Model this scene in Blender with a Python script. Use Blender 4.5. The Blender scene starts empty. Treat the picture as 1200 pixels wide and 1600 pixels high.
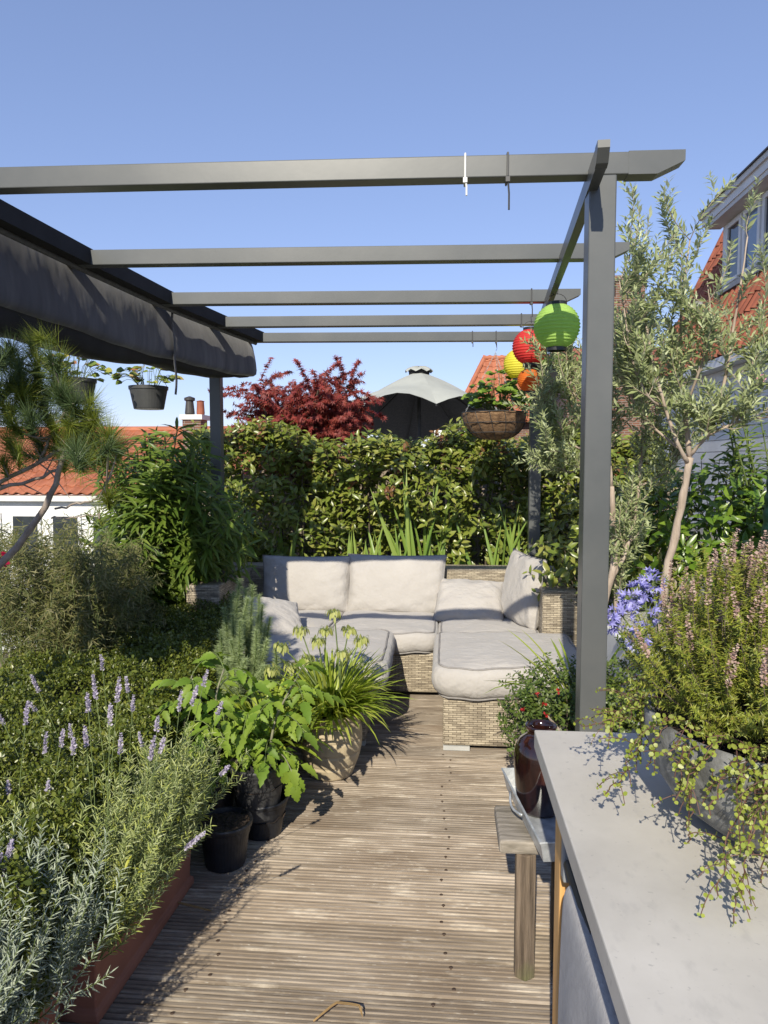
import bpy, math
import numpy as np
from mathutils import Matrix, Vector, Euler

S = bpy.context.scene
R = math.radians
# ---------------------------------------------------------------- camera
F, H, YAW, PIT = 1150.0, 1.5, R(4.82), R(-3.95)          # focal length in photo pixels, eye height, yaw, pitch
cam_d = bpy.data.cameras.new('camera'); cam = bpy.data.objects.new('camera', cam_d)
S.collection.objects.link(cam); S.camera = cam
cam.location = (0, 0, H); cam.rotation_euler = (R(90) + PIT, 0, YAW)
cam_d.sensor_fit = 'HORIZONTAL'; cam_d.sensor_width = 36; cam_d.lens = 36 * F / 1200
cam_d.clip_start = 0.05; cam_d.clip_end = 3000
# ---------------------------------------------------------------- light
KX, KY = 0.20, 1.47                                       # shadow shift per metre of drop
ELEV = math.atan2(1, math.hypot(KX, KY))
w = bpy.data.worlds.new('World'); S.world = w; w.use_nodes = True
wn = w.node_tree; bg = wn.nodes['Background']
sky = wn.nodes.new('ShaderNodeTexSky'); sky.sky_type = 'NISHITA'; sky.sun_disc = False
sky.sun_elevation = ELEV; sky.sun_rotation = math.atan2(-KX, -KY)
sky.air_density = 1.0; sky.dust_density = 0.0; sky.ozone_density = 6.0; sky.altitude = 0
gm = wn.nodes.new('ShaderNodeGamma'); gm.inputs[1].default_value = 0.62             # softer fall-off from horizon to zenith, as in the hazy summer sky
tn = wn.nodes.new('ShaderNodeMix'); tn.data_type = 'RGBA'; tn.blend_type = 'MULTIPLY'; tn.inputs[0].default_value = 1; tn.inputs[7].default_value = (1.32, 1.26, 1.50, 1)
wn.links.new(sky.outputs[0], gm.inputs[0]); wn.links.new(gm.outputs[0], tn.inputs[6])
wn.links.new(tn.outputs[2], bg.inputs[0]); bg.inputs[1].default_value = 0.145
sun_d = bpy.data.lights.new('sun', 'SUN'); sun_d.energy = 4.4; sun_d.angle = R(0.5); sun_d.color = (1, .925, .77)
sun = bpy.data.objects.new('sun', sun_d); S.collection.objects.link(sun); sun.location = (-3, -8, 12)
sun.rotation_euler = Vector((KX, KY, -1)).to_track_quat('-Z', 'Y').to_euler()
S.view_settings.view_transform = 'Standard'; S.view_settings.look = 'None'
S.view_settings.gamma = 1; S.view_settings.exposure = 0.5; S.view_settings.use_curve_mapping = False
S.render.engine = 'CYCLES'
S.cycles.max_bounces = 8; S.cycles.transparent_max_bounces = 8
# ---------------------------------------------------------------- pixel helpers (photo pixels -> points on a known plane)
_fw = np.array([-math.sin(YAW) * math.cos(PIT), math.cos(YAW) * math.cos(PIT), math.sin(PIT)])
_rt = np.array([math.cos(YAW), math.sin(YAW), 0]); _up = np.cross(_rt, _fw); _C = np.array([0, 0, H])
def ray(x, y): return _fw + _rt * (x - 600) / F - _up * (y - 800) / F
def PZ(x, y, z): r = ray(x, y); return _C + r * ((z - H) / r[2])
def PY(x, y, Y): r = ray(x, y); return _C + r * (Y / r[1])
def project(p):
    d = np.asarray(p) - _C; k = d @ _fw
    return 600 + F * (d @ _rt) / k, 800 - F * (d @ _up) / k
# ---------------------------------------------------------------- materials
def mat(name):
    m = bpy.data.materials.new(name); m.use_nodes = True; nt = m.node_tree
    return m, nt, nt.nodes['Principled BSDF']
def node(nt, t, **kw):
    n = nt.nodes.new(t)
    for k, v in kw.items():
        if k in n.inputs: 
            if hasattr(v, 'is_linked'): nt.links.new(v, n.inputs[k])
            else: n.inputs[k].default_value = v
        else: setattr(n, k, v)
    return n
def mth(nt, op, a, b=0.0):
    n = nt.nodes.new('ShaderNodeMath'); n.operation = op
    for i, v in enumerate((a, b)):
        if hasattr(v, 'is_linked'): nt.links.new(v, n.inputs[i])
        else: n.inputs[i].default_value = v
    return n.outputs[0]
def ramp(nt, fac, stops, interp='LINEAR'):
    n = nt.nodes.new('ShaderNodeValToRGB'); n.color_ramp.interpolation = interp
    e = n.color_ramp.elements
    while len(e) < len(stops): e.new(0.5)
    for k, (p, c) in enumerate(stops):
        e[k].position = p; e[k].color = (*c, 1) if len(c) == 3 else c
    nt.links.new(fac, n.inputs[0]); return n.outputs[0]
def mixc(nt, fac, a, b, mode='MIX'):
    n = nt.nodes.new('ShaderNodeMix'); n.data_type = 'RGBA'; n.blend_type = mode
    for i, v in ((0, fac), (6, a), (7, b)):
        if hasattr(v, 'is_linked'): nt.links.new(v, n.inputs[i])
        else: n.inputs[i].default_value = v if i == 0 else (*v, 1)
    return n.outputs[2]
def coords(nt, kind='Object', scale=(1, 1, 1), rnd=False):
    tc = nt.nodes.new('ShaderNodeTexCoord'); v = tc.outputs[kind]
    mp = nt.nodes.new('ShaderNodeMapping'); nt.links.new(v, mp.inputs[0]); mp.inputs['Scale'].default_value = scale
    if rnd:
        oi = nt.nodes.new('ShaderNodeObjectInfo'); k = mth(nt, 'MULTIPLY', oi.outputs['Random'], 57.0)
        cb = nt.nodes.new('ShaderNodeCombineXYZ')
        for i in range(3): nt.links.new(k, cb.inputs[i])
        nt.links.new(cb.outputs[0], mp.inputs['Location'])
    return mp.outputs[0]
def noise(nt, vec, scale, detail=3, rough=.55):
    n = nt.nodes.new('ShaderNodeTexNoise'); nt.links.new(vec, n.inputs['Vector'])
    n.inputs['Scale'].default_value = scale; n.inputs['Detail'].default_value = detail; n.inputs['Roughness'].default_value = rough
    return n.outputs[0]
def bump(nt, b, h, strength, dist):
    n = nt.nodes.new('ShaderNodeBump'); nt.links.new(h, n.inputs['Height'])
    n.inputs['Strength'].default_value = strength; n.inputs['Distance'].default_value = dist
    nt.links.new(n.outputs[0], b.inputs['Normal'])
def simple(name, c1, c2=None, scale=8, rough=.6, bmp=0, dist=.004, metal=0, spec=.5, stretch=(1, 1, 1), detail=4, lo=.35, hi=.65, rnd=False):
    m, nt, b = mat(name)
    v = coords(nt, 'Object', stretch, rnd); n = noise(nt, v, scale, detail)
    nt.links.new(ramp(nt, n, [(lo, c1), (hi, c2 or c1)]), b.inputs['Base Color'])
    b.inputs['Roughness'].default_value = rough; b.inputs['Metallic'].default_value = metal
    b.inputs['Specular IOR Level'].default_value = spec
    if bmp: bump(nt, b, noise(nt, v, scale * 4, 4), bmp, dist)
    return m
def leafmat(name, cols, rough=.42, trans=.25, spec=.4, back=None):
    """cols: colours spread over single leaves; attribute rnd in joined foliage, object random on single leaves"""
    m, nt, b = mat(name)
    at = nt.nodes.new('ShaderNodeAttribute'); at.attribute_name = 'rnd'
    oi = nt.nodes.new('ShaderNodeObjectInfo')
    k = mth(nt, 'FRACT', mth(nt, 'ADD', at.outputs['Fac'], oi.outputs['Random']))
    col = ramp(nt, k, [(i / max(1, len(cols) - 1), c) for i, c in enumerate(cols)])
    if back:
        ge = nt.nodes.new('ShaderNodeNewGeometry'); col = mixc(nt, ge.outputs['Backfacing'], col, back)
    nt.links.new(col, b.inputs['Base Color']); b.inputs['Roughness'].default_value = rough
    b.inputs['Specular IOR Level'].default_value = spec
    tr = nt.nodes.new('ShaderNodeBsdfTranslucent')
    hs = nt.nodes.new('ShaderNodeHueSaturation'); nt.links.new(col, hs.inputs['Color'])
    hs.inputs['Saturation'].default_value = 1.15; hs.inputs['Value'].default_value = 1.3
    nt.links.new(hs.outputs[0], tr.inputs['Color'])
    mx = nt.nodes.new('ShaderNodeMixShader'); mx.inputs[0].default_value = trans
    nt.links.new(b.outputs[0], mx.inputs[1]); nt.links.new(tr.outputs[0], mx.inputs[2])
    nt.links.new(mx.outputs[0], nt.nodes['Material Output'].inputs[0])
    return m
M = {}
# weathered deck
m, nt, b = mat('weathered decking'); v = coords(nt, 'Object', (1.0, 26, 6), True); v2 = coords(nt, 'Object', (1, 1.6, 1), True)
oi = nt.nodes.new('ShaderNodeObjectInfo')
n1 = noise(nt, v, 3.0, 6, .65); n2 = noise(nt, v2, 2.2, 4, .6); n3 = noise(nt, coords(nt, 'Object', (3, 60, 6), True), 9, 3, .7)
c = ramp(nt, n1, [(.30, (.11, .088, .064)), (.46, (.27, .22, .168)), (.62, (.40, .335, .265)), (.80, (.56, .49, .405))])
c = mixc(nt, ramp(nt, n2, [(.42, (0, 0, 0)), (.66, (.85, .85, .85))]), c, (.185, .14, .10))
n5 = noise(nt, coords(nt, 'Object', (1.3, 5, 1), True), 3.5, 5, .65)
c = mixc(nt, ramp(nt, n5, [(.55, (0, 0, 0)), (.7, (.6, .6, .6))]), c, (.60, .53, .43))
c = mixc(nt, ramp(nt, n3, [(.62, (0, 0, 0)), (.75, (.7, .7, .7))]), c, (.63, .59, .52))
hs = node(nt, 'ShaderNodeHueSaturation', Color=c); nt.links.new(mth(nt, 'ADD', mth(nt, 'MULTIPLY', oi.outputs['Random'], .42), .74), hs.inputs['Value'])
nt.links.new(hs.outputs[0], b.inputs['Base Color']); b.inputs['Roughness'].default_value = .8; b.inputs['Specular IOR Level'].default_value = .25
bump(nt, b, n1, .5, .003); M['deck'] = m
# wicker
m, nt, b = mat('grey beige wicker'); tc = nt.nodes.new('ShaderNodeTexCoord')
br = node(nt, 'ShaderNodeTexBrick', Scale=1.0); nt.links.new(tc.outputs['UV'], br.inputs['Vector'])
br.inputs['Brick Width'].default_value = .042; br.inputs['Row Height'].default_value = .0115; br.inputs['Mortar Size'].default_value = .0013
br.inputs['Mortar Smooth'].default_value = .6; br.inputs['Color1'].default_value = (.47, .42, .335, 1); br.inputs['Color2'].default_value = (.25, .215, .17, 1)
br.inputs['Mortar'].default_value = (.13, .11, .088, 1); br.inputs['Bias'].default_value = -.15
mp = nt.nodes.new('ShaderNodeMapping'); nt.links.new(tc.outputs['UV'], mp.inputs[0]); mp.inputs['Scale'].default_value = (9, 82, 1)
n = noise(nt, mp.outputs[0], 1, 2, .5)
c = mixc(nt, .75, br.outputs[0], ramp(nt, n, [(.32, (.42, .37, .31)), (.5, (.9, .84, .74)), (.7, (1.25, 1.2, 1.1))]), 'MULTIPLY')
nt.links.new(c, b.inputs['Base Color']); b.inputs['Roughness'].default_value = .5
bump(nt, b, mth(nt, 'SUBTRACT', 1.0, br.outputs['Fac']), .9, .004); M['wicker'] = m
# cushion cloth
m, nt, b = mat('pale grey cushion cloth'); v = coords(nt, 'Object', (1, 1, 1), True)
nt.links.new(ramp(nt, noise(nt, v, 5, 4), [(.3, (.385, .36, .335)), (.7, (.43, .405, .378))]), b.inputs['Base Color'])
b.inputs['Roughness'].default_value = .9; b.inputs['Specular IOR Level'].default_value = .15; b.inputs['Sheen Weight'].default_value = .15
h = mth(nt, 'ADD', mth(nt, 'MULTIPLY', noise(nt, coords(nt, 'Object', (1, 1.6, 1), True), 7, 3, .6), 1.0), mth(nt, 'MULTIPLY', noise(nt, v, 420, 1), .05))
bump(nt, b, h, .75, .028); M['cushion'] = m
M['piping'] = simple('cushion piping', (.22, .205, .195), (.26, .245, .235), 30, .9)
M['metal'] = simple('grey painted aluminium', (.078, .083, .083), (.098, .102, .10), 5, .36, .08, .002, spec=.5, detail=6)
M['dark_metal'] = simple('dark steel', (.03, .03, .032), (.05, .05, .05), 20, .5)
M['galv'] = simple('galvanised steel', (.40, .42, .43), (.66, .68, .69), 26, .40, .3, .003, metal=.45)
M['alu'] = simple('pale aluminium foot', (.40, .40, .38), (.46, .46, .44), 14, .45)
# canopy
m, nt, b = mat('charcoal canopy fabric'); v = coords(nt)
nt.links.new(ramp(nt, noise(nt, coords(nt, 'Object', (2, 9, 2)), 2.5, 5), [(.3, (.036, .035, .045)), (.65, (.055, .054, .066)), (.85, (.08, .08, .092))]), b.inputs['Base Color'])
b.inputs['Roughness'].default_value = .75; b.inputs['Sheen Weight'].default_value = .5; b.inputs['Sheen Roughness'].default_value = .4
bump(nt, b, noise(nt, coords(nt, 'Object', (2, 3.2, 1.4)), 1.5, 3), .35, .03); M['canopy'] = m
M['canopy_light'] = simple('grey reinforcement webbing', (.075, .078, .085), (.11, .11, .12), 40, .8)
M['canopy_black'] = simple('black canopy cloth', (.008, .008, .010), (.014, .014, .017), 10, .85)
# concrete
m, nt, b = mat('polished concrete'); v = coords(nt)
n1 = noise(nt, v, 3.2, 7, .62); n2 = noise(nt, coords(nt, 'Object', (2, 1, 1)), 22, 4); n3 = noise(nt, v, 90, 2)
c = ramp(nt, n1, [(.3, (.41, .385, .345)), (.55, (.50, .472, .425)), (.75, (.56, .53, .48))])
c = mixc(nt, ramp(nt, n2, [(.58, (0, 0, 0)), (.72, (.3, .3, .3))]), c, (.33, .315, .295))
c = mixc(nt, ramp(nt, n3, [(.66, (0, 0, 0)), (.74, (.45, .45, .45))]), c, (.24, .23, .22))
nt.links.new(c, b.inputs['Base Color']); b.inputs['Roughness'].default_value = .5; bump(nt, b, n2, .08, .003); M['concrete'] = m
M['stone_bowl'] = simple('grey fibre stone', (.09, .09, .088), (.25, .25, .245), 26, .85, .5, .004, detail=7)
M['pine_wood'] = simple('varnished pine', (.52, .27, .085), (.68, .38, .135), 4, .5, .1, .002, stretch=(14, 14, 1))
M['grey_wood'] = simple('greyed timber', (.13, .10, .07), (.30, .25, .19), 4, .85, .5, .004, stretch=(16, 16, 1.2), detail=6)
m = simple('weathered stool timber', (.06, .042, .027), (.20, .15, .105), 4, .85, .8, .004, stretch=(18, 18, 1.2), detail=6)
nt = m.node_tree; b = nt.nodes['Principled BSDF']; lk = b.inputs['Base Color'].links[0].from_socket
tcn = nt.nodes.new('ShaderNodeTexCoord')
g = noise(nt, coords(nt, 'Object', (1, 1, .6)), 7, 4)
nt.links.new(mixc(nt, ramp(nt, g, [(.5, (0, 0, 0)), (.66, (.6, .6, .6))]), lk, (.13, .145, .05)), b.inputs['Base Color']); M['stool'] = m
M['stool_top'] = simple('bleached stool top', (.15, .13, .10), (.33, .29, .24), 5, .85, .5, .004, stretch=(2, 16, 6), detail=6)
# vase glaze
m, nt, b = mat('dark oxblood glaze'); v = coords(nt, 'Object', (16, 16, 1.5))
nt.links.new(ramp(nt, noise(nt, v, 2, 5), [(.35, (.007, .004, .004)), (.58, (.022, .007, .005)), (.8, (.075, .028, .018))]), b.inputs['Base Color'])
b.inputs['Roughness'].default_value = .12; b.inputs['Coat Weight'].default_value = .6; b.inputs['Coat Roughness'].default_value = .05; M['vase'] = m
M['cloth'] = simple('grey towel cloth', (.33, .32, .32), (.38, .37, .37), 60, .95, .5, .003)
M['terracotta'] = simple('brown terracotta', (.22, .09, .055), (.30, .125, .08), 5, .7, .2, .003, detail=6)
M['black_plastic'] = simple('black plastic', (.012, .013, .016), (.02, .021, .025), 12, .42, .1, .002)
M['grey_plastic'] = simple('dark grey plastic', (.045, .047, .05), (.06, .062, .065), 12, .5)
M['cream_pot'] = simple('cream glazed clay', (.40, .32, .20), (.52, .43, .29), 6, .55, .15, .003, detail=6)
M['soil'] = simple('dark soil', (.018, .011, .007), (.07, .045, .03), 60, .95, 1, .01, detail=6)
M['coco'] = simple('coco fibre', (.10, .055, .028), (.26, .16, .085), 30, .95, .9, .01, stretch=(1, 1, 2), detail=6)
M['white'] = simple('white paint', (.66, .66, .64), (.76, .76, .74), 2, .6, .1, .003)
M['offwhite'] = simple('warm white boards', (.56, .55, .52), (.66, .65, .62), 2, .6)
M['glass'] = simple('dark window glass', (.02, .025, .03), (.05, .06, .07), 2, .06, spec=.8)
M['curtain'] = simple('grey curtain', (.20, .18, .16), (.27, .25, .22), 8, .9, stretch=(1, 8, 1))
M['roof_tile'] = simple('orange clay tile', (.30, .095, .045), (.45, .165, .085), 3, .75, .2, .004, rnd=True, lo=.3, hi=.7)
M['roof_old'] = simple('red clay tile', (.20, .06, .032), (.36, .11, .055), 3, .75, .2, .004, rnd=True, lo=.3, hi=.7)
M['zinc'] = simple('lead flashing', (.16, .17, .18), (.26, .27, .28), 4, .55)
M['dark_trim'] = simple('dark roof edge', (.03, .028, .027), (.05, .045, .042), 6, .6)
# bricks
m, nt, b = mat('brown brick'); tc = nt.nodes.new('ShaderNodeTexCoord'); br = nt.nodes.new('ShaderNodeTexBrick')
nt.links.new(tc.outputs['UV'], br.inputs['Vector']); br.inputs['Scale'].default_value = 1
for k, v in (('Brick Width', .21), ('Row Height', .065), ('Mortar Size', .008)): br.inputs[k].default_value = v
br.inputs['Color1'].default_value = (.20, .085, .05, 1); br.inputs['Color2'].default_value = (.12, .06, .042, 1); br.inputs['Mortar'].default_value = (.22, .20, .18, 1)
nt.links.new(br.outputs[0], b.inputs['Base Color']); b.inputs['Roughness'].default_value = .9; M['brick'] = m
M['ground'] = simple('distant ground', (.06, .07, .045), (.14, .13, .10), .2, .95)
M['roofing'] = simple('grey roofing felt', (.10, .10, .10), (.15, .15, .145), 5, .9)
M['bark'] = simple('olive bark', (.26, .20, .15), (.44, .36, .29), 12, .85, .7, .005, stretch=(2, 2, .6), detail=6)
M['dark_bark'] = simple('dark twig bark', (.06, .045, .032), (.13, .10, .075), 18, .9, .5, .003)
M['pine_bark'] = simple('pine branch bark', (.20, .16, .13), (.34, .29, .25), 20, .9, .8, .004, detail=6)
M['stem_green'] = simple('green stem', (.09, .13, .035), (.15, .19, .06), 20, .6)
M['stem_red'] = simple('reddish wiry stem', (.07, .03, .02), (.13, .065, .045), 20, .7)
M['stem_grey'] = simple('hairy tomato stem', (.16, .15, .10), (.24, .23, .15), 30, .8)
M['parasol'] = simple('grey green parasol cloth', (.33, .34, .305), (.38, .39, .35), 3, .85)
M['green_barrel'] = simple('dark green ribbed plastic', (.008, .045, .034), (.014, .07, .05), 6, .4)
M['pebble'] = simple('white gravel', (.35, .34, .31), (.72, .70, .66), 40, .9, 1, .02)
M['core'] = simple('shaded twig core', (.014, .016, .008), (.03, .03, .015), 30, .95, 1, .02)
# lantern paper
def paper(name, col):
    m, nt, b = mat(name); v = coords(nt, 'Object', (1, 1, 1.5))
    c = mixc(nt, ramp(nt, noise(nt, v, 60, 3), [(.4, (0, 0, 0)), (.7, (.25, .25, .25))]), col, tuple(min(1, x * 1.3 + .03) for x in col))
    nt.links.new(c, b.inputs['Base Color']); b.inputs['Roughness'].default_value = .65
    tr = nt.nodes.new('ShaderNodeBsdfTranslucent'); nt.links.new(c, tr.inputs['Color'])
    mx = nt.nodes.new('ShaderNodeMixShader'); mx.inputs[0].default_value = .45
    nt.links.new(b.outputs[0], mx.inputs[1]); nt.links.new(tr.outputs[0], mx.inputs[2])
    nt.links.new(mx.outputs[0], nt.nodes['Material Output'].inputs[0]); return m
L = {}
L['photinia'] = leafmat('photinia leaf', [(.11, .15, .022), (.165, .21, .032), (.23, .26, .045), (.12, .17, .025), (.30, .30, .07), (.08, .12, .02)], .33, .22, .5)
L['young'] = leafmat('coppery young leaf', [(.20, .07, .035), (.16, .10, .03), (.24, .11, .06)], .4, .25)
L['maple'] = leafmat('red maple leaf', [(.20, .035, .034), (.30, .055, .045), (.14, .022, .026), (.34, .09, .065), (.25, .045, .045)], .5, .3, .3)
L['oleander'] = leafmat('oleander leaf', [(.07, .12, .018), (.11, .17, .025), (.15, .21, .032), (.08, .14, .022), (.20, .25, .05)], .4, .28, .4)
L['bamboo'] = leafmat('dwarf bamboo leaf', [(.08, .095, .026), (.12, .13, .035), (.19, .18, .07), (.06, .08, .024), (.27, .24, .12)], .5, .25, .3)
L['box'] = leafmat('box leaf', [(.055, .08, .012), (.10, .13, .018), (.16, .185, .028), (.07, .10, .015), (.22, .23, .04)], .35, .22, .5)
L['rosemary'] = leafmat('grey green needle', [(.24, .30, .14), (.32, .39, .19), (.38, .45, .23), (.19, .25, .12)], .55, .35, .3)
L['strap'] = leafmat('bright strap leaf', [(.19, .27, .028), (.28, .36, .04), (.35, .41, .055), (.15, .22, .025), (.40, .42, .09)], .38, .28, .45)
L['pod'] = leafmat('pale seed pod', [(.35, .37, .10), (.45, .46, .16), (.28, .32, .08)], .5, .3)
L['tomato'] = leafmat('tomato leaf', [(.13, .22, .025), (.19, .29, .035), (.25, .34, .045), (.11, .18, .022)], .5, .36, .3)
L['lav'] = leafmat('lavender leaf', [(.25, .29, .11), (.33, .37, .16), (.22, .27, .06), (.40, .43, .24), (.38, .41, .08), (.29, .33, .14)], .6, .2, .25)
L['lav_grey'] = leafmat('silver lavender leaf', [(.24, .28, .20), (.33, .37, .27), (.42, .46, .35), (.20, .24, .15)], .65, .15, .25)
L['lav_yellow'] = leafmat('yellowed lavender leaf', [(.42, .42, .05), (.34, .36, .05), (.46, .47, .12)], .5, .3)
L['lav_fl'] = leafmat('lavender floret', [(.40, .36, .44), (.48, .44, .50), (.32, .27, .40), (.54, .51, .53)], .7, .2, .2)
L['olive'] = leafmat('olive leaf', [(.21, .25, .10), (.29, .33, .15), (.17, .21, .075), (.40, .44, .24), (.25, .29, .12)], .42, .22, .5, back=(.44, .48, .32))
L['glossy'] = leafmat('glossy green leaf', [(.075, .15, .014), (.12, .21, .02), (.18, .27, .03), (.06, .12, .012)], .3, .25, .5)
L['azalea'] = leafmat('azalea leaf', [(.05, .085, .015), (.085, .13, .022), (.12, .165, .03), (.045, .075, .015), (.16, .19, .05)], .4, .2)
L['red_fl'] = leafmat('red petal', [(.45, .03, .02), (.35, .02, .03)], .5, .25)
L['geranium'] = leafmat('crimson petal', [(.38, .01, .05), (.30, .01, .04)], .5, .25)
L['pink_fl'] = leafmat('pink petal', [(.65, .16, .30), (.70, .25, .38)], .5, .25)
L['blue_fl'] = leafmat('violet blue petal', [(.28, .27, .60), (.38, .37, .70), (.20, .18, .46), (.52, .52, .78)], .5, .3)
L['pine'] = leafmat('pine needle', [(.10, .15, .018), (.17, .21, .028), (.23, .25, .04), (.08, .115, .02)], .45, .2, .4)
L['pine_dark'] = leafmat('blue green pine needle', [(.045, .08, .025), (.07, .11, .04), (.085, .12, .045)], .5, .12, .35)
L['heather'] = leafmat('heather leaf', [(.14, .18, .02), (.21, .25, .028), (.29, .30, .04), (.11, .14, .018), (.26, .22, .05)], .5, .2)
L['heather_fl'] = leafmat('faded heather floret', [(.40, .26, .22), (.50, .37, .30), (.34, .20, .18), (.55, .46, .36)], .7, .25)
L['muehl'] = leafmat('small round leaf', [(.25, .30, .045), (.33, .37, .07), (.20, .26, .035), (.38, .40, .13)], .4, .3)
L['straw'] = leafmat('strawberry leaf', [(.16, .23, .04), (.23, .28, .06), (.13, .19, .04), (.42, .40, .08), (.36, .16, .08)], .5, .28)
L['strawgreen'] = leafmat('green strawberry leaf', [(.12, .21, .03), (.17, .27, .04), (.21, .31, .05)], .4, .28)
L['iris'] = leafmat('iris blade', [(.15, .25, .045), (.21, .31, .06), (.27, .36, .08)], .38, .3, .45)
L['yellowgreen'] = leafmat('yellow green leaf', [(.22, .22, .03), (.28, .27, .045), (.16, .18, .03)], .5, .25)
L['dry'] = leafmat('dry leaf', [(.33, .20, .08), (.40, .27, .12)], .8, .2)

# ---------------------------------------------------------------- object helpers
COL = S.collection
WL = {}
def link(o, parent=None, loc=None):
    COL.objects.link(o)
    p = WL[parent.name] if parent else np.zeros(3)
    if parent: o.parent = parent
    l = p if loc is None else np.asarray(loc, float)
    o.location = l - p; WL[o.name] = l
    return o
def tag(o, label=None, cat=None, group=None, kind=None):
    if label: o['label'] = label
    if cat: o['category'] = cat
    if group: o['group'] = group
    if kind: o['kind'] = kind
    return o
def thing(name, loc, label, cat, group=None):
    return tag(link(bpy.data.objects.new(name, None), None, loc), label, cat, group)
class MB:
    def __init__(s): s.v = []; s.f = []
    def add(s, v, f):
        n = len(s.v); s.v += [tuple(map(float, p)) for p in v]; s.f += [tuple(i + n for i in q) for q in f]; return s
    def box(s, lo, hi, rz=0, piv=None):
        x0, y0, z0 = lo; x1, y1, z1 = hi
        v = np.array([(x0, y0, z0), (x1, y0, z0), (x1, y1, z0), (x0, y1, z0), (x0, y0, z1), (x1, y0, z1), (x1, y1, z1), (x0, y1, z1)], float)
        if rz:
            c = np.array(piv if piv is not None else v.mean(0)); ca, sa = math.cos(rz), math.sin(rz)
            d = v - c; v = np.stack([c[0] + d[:, 0] * ca - d[:, 1] * sa, c[1] + d[:, 0] * sa + d[:, 1] * ca, v[:, 2]], 1)
        return s.add(v, [(3, 2, 1, 0), (4, 5, 6, 7), (0, 1, 5, 4), (1, 2, 6, 5), (2, 3, 7, 6), (3, 0, 4, 7)])
    def bar(s, a, b, w, h, up=(0, 0, 1)):
        a, b, up = map(lambda q: np.asarray(q, float), (a, b, up)); d = (b - a) / np.linalg.norm(b - a)
        x = np.cross(d, up); x /= np.linalg.norm(x); z = np.cross(x, d)
        v = [e + x * i * w / 2 + z * k * h / 2 for e in (a, b) for i, k in ((-1, -1), (1, -1), (1, 1), (-1, 1))]
        return s.add(v, [(0, 1, 2, 3), (7, 6, 5, 4), (0, 4, 5, 1), (1, 5, 6, 2), (2, 6, 7, 3), (3, 7, 4, 0)])
    def tube(s, pts, rad, seg=6, closed=False):
        pts = np.asarray(pts, float); n = len(pts)
        rad = np.full(n, rad) if np.isscalar(rad) else np.asarray(rad)
        t = np.roll(pts, -1, 0) - np.roll(pts, 1, 0) if closed else np.gradient(pts, axis=0)
        t /= np.linalg.norm(t, axis=1)[:, None] + 1e-12
        ref = np.array([0, 0, 1.]) if abs(t[0, 2]) < .9 else np.array([1., 0, 0])
        x = np.cross(t[0], ref); x /= np.linalg.norm(x); V = []
        ang = np.linspace(0, 2 * math.pi, seg, endpoint=False)
        for i in range(n):
            x = x - t[i] * (x @ t[i]); x /= np.linalg.norm(x) + 1e-12; y = np.cross(t[i], x)
            V += list(pts[i] + rad[i] * (np.outer(np.cos(ang), x) + np.outer(np.sin(ang), y)))
        f = []
        for i in range(n if closed else n - 1):
            j = (i + 1) % n
            for k in range(seg):
                f.append((i * seg + k, i * seg + (k + 1) % seg, j * seg + (k + 1) % seg, j * seg + k))
        if not closed: f += [tuple(range(seg))[::-1], tuple((n - 1) * seg + k for k in range(seg))]
        return s.add(V, f)
    def lathe(s, prof, c, seg=32, fn=None, cap0=False, cap1=False):
        a = np.linspace(0, 2 * math.pi, seg, endpoint=False); V = []; f = []
        for i, (r, z) in enumerate(prof):
            for q in a:
                rr = r * (fn(q, z) if fn else 1)
                V.append((c[0] + rr * math.cos(q), c[1] + rr * math.sin(q), c[2] + z))
        for i in range(len(prof) - 1):
            for k in range(seg):
                f.append((i * seg + k, i * seg + (k + 1) % seg, (i + 1) * seg + (k + 1) % seg, (i + 1) * seg + k))
        if cap0: f.append(tuple(range(seg))[::-1])
        if cap1: f.append(tuple((len(prof) - 1) * seg + k for k in range(seg)))
        return s.add(V, f)
    def grid(s, P):
        P = np.asarray(P); n, m_ = P.shape[:2]
        return s.add(P.reshape(-1, 3), [(i * m_ + j, i * m_ + j + 1, (i + 1) * m_ + j + 1, (i + 1) * m_ + j) for i in range(n - 1) for j in range(m_ - 1)])
    def mesh(s, name, mat, off=(0, 0, 0), smooth=False, uv=False):
        me = bpy.data.meshes.new(name); v = np.array(s.v) - np.asarray(off)
        me.from_pydata(v.tolist(), [], s.f); me.materials.append(mat); me.update()
        if smooth: me.polygons.foreach_set('use_smooth', [True] * len(me.polygons))
        if uv:
            l = me.uv_layers.new(name='UVMap')
            for p in me.polygons:
                n = np.abs(p.normal[:]); k = int(np.argmax(n)); ax = ((1, 2), (0, 2), (0, 1))[k]
                for li in p.loop_indices:
                    c = s.v[me.loops[li].vertex_index]; l.data[li].uv = (c[ax[0]], c[ax[1]])
        return me
    def build(s, name, mat, parent=None, smooth=False, uv=False, bevel=0, loc=None, kind=None, seg=2):
        off = WL[parent.name] if loc is None and parent else (np.zeros(3) if loc is None else np.asarray(loc, float))
        o = link(bpy.data.objects.new(name, s.mesh(name, mat, off, smooth, uv)), parent, off)
        if bevel:
            b = o.modifiers.new('bevel', 'BEVEL'); b.width = bevel; b.segments = seg; b.limit_method = 'ANGLE'; b.angle_limit = R(40)
        if kind: o['kind'] = kind
        return o
def nrm(a): a = np.asarray(a, float); return a / (np.linalg.norm(a, axis=-1, keepdims=True) + 1e-12)
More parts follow.
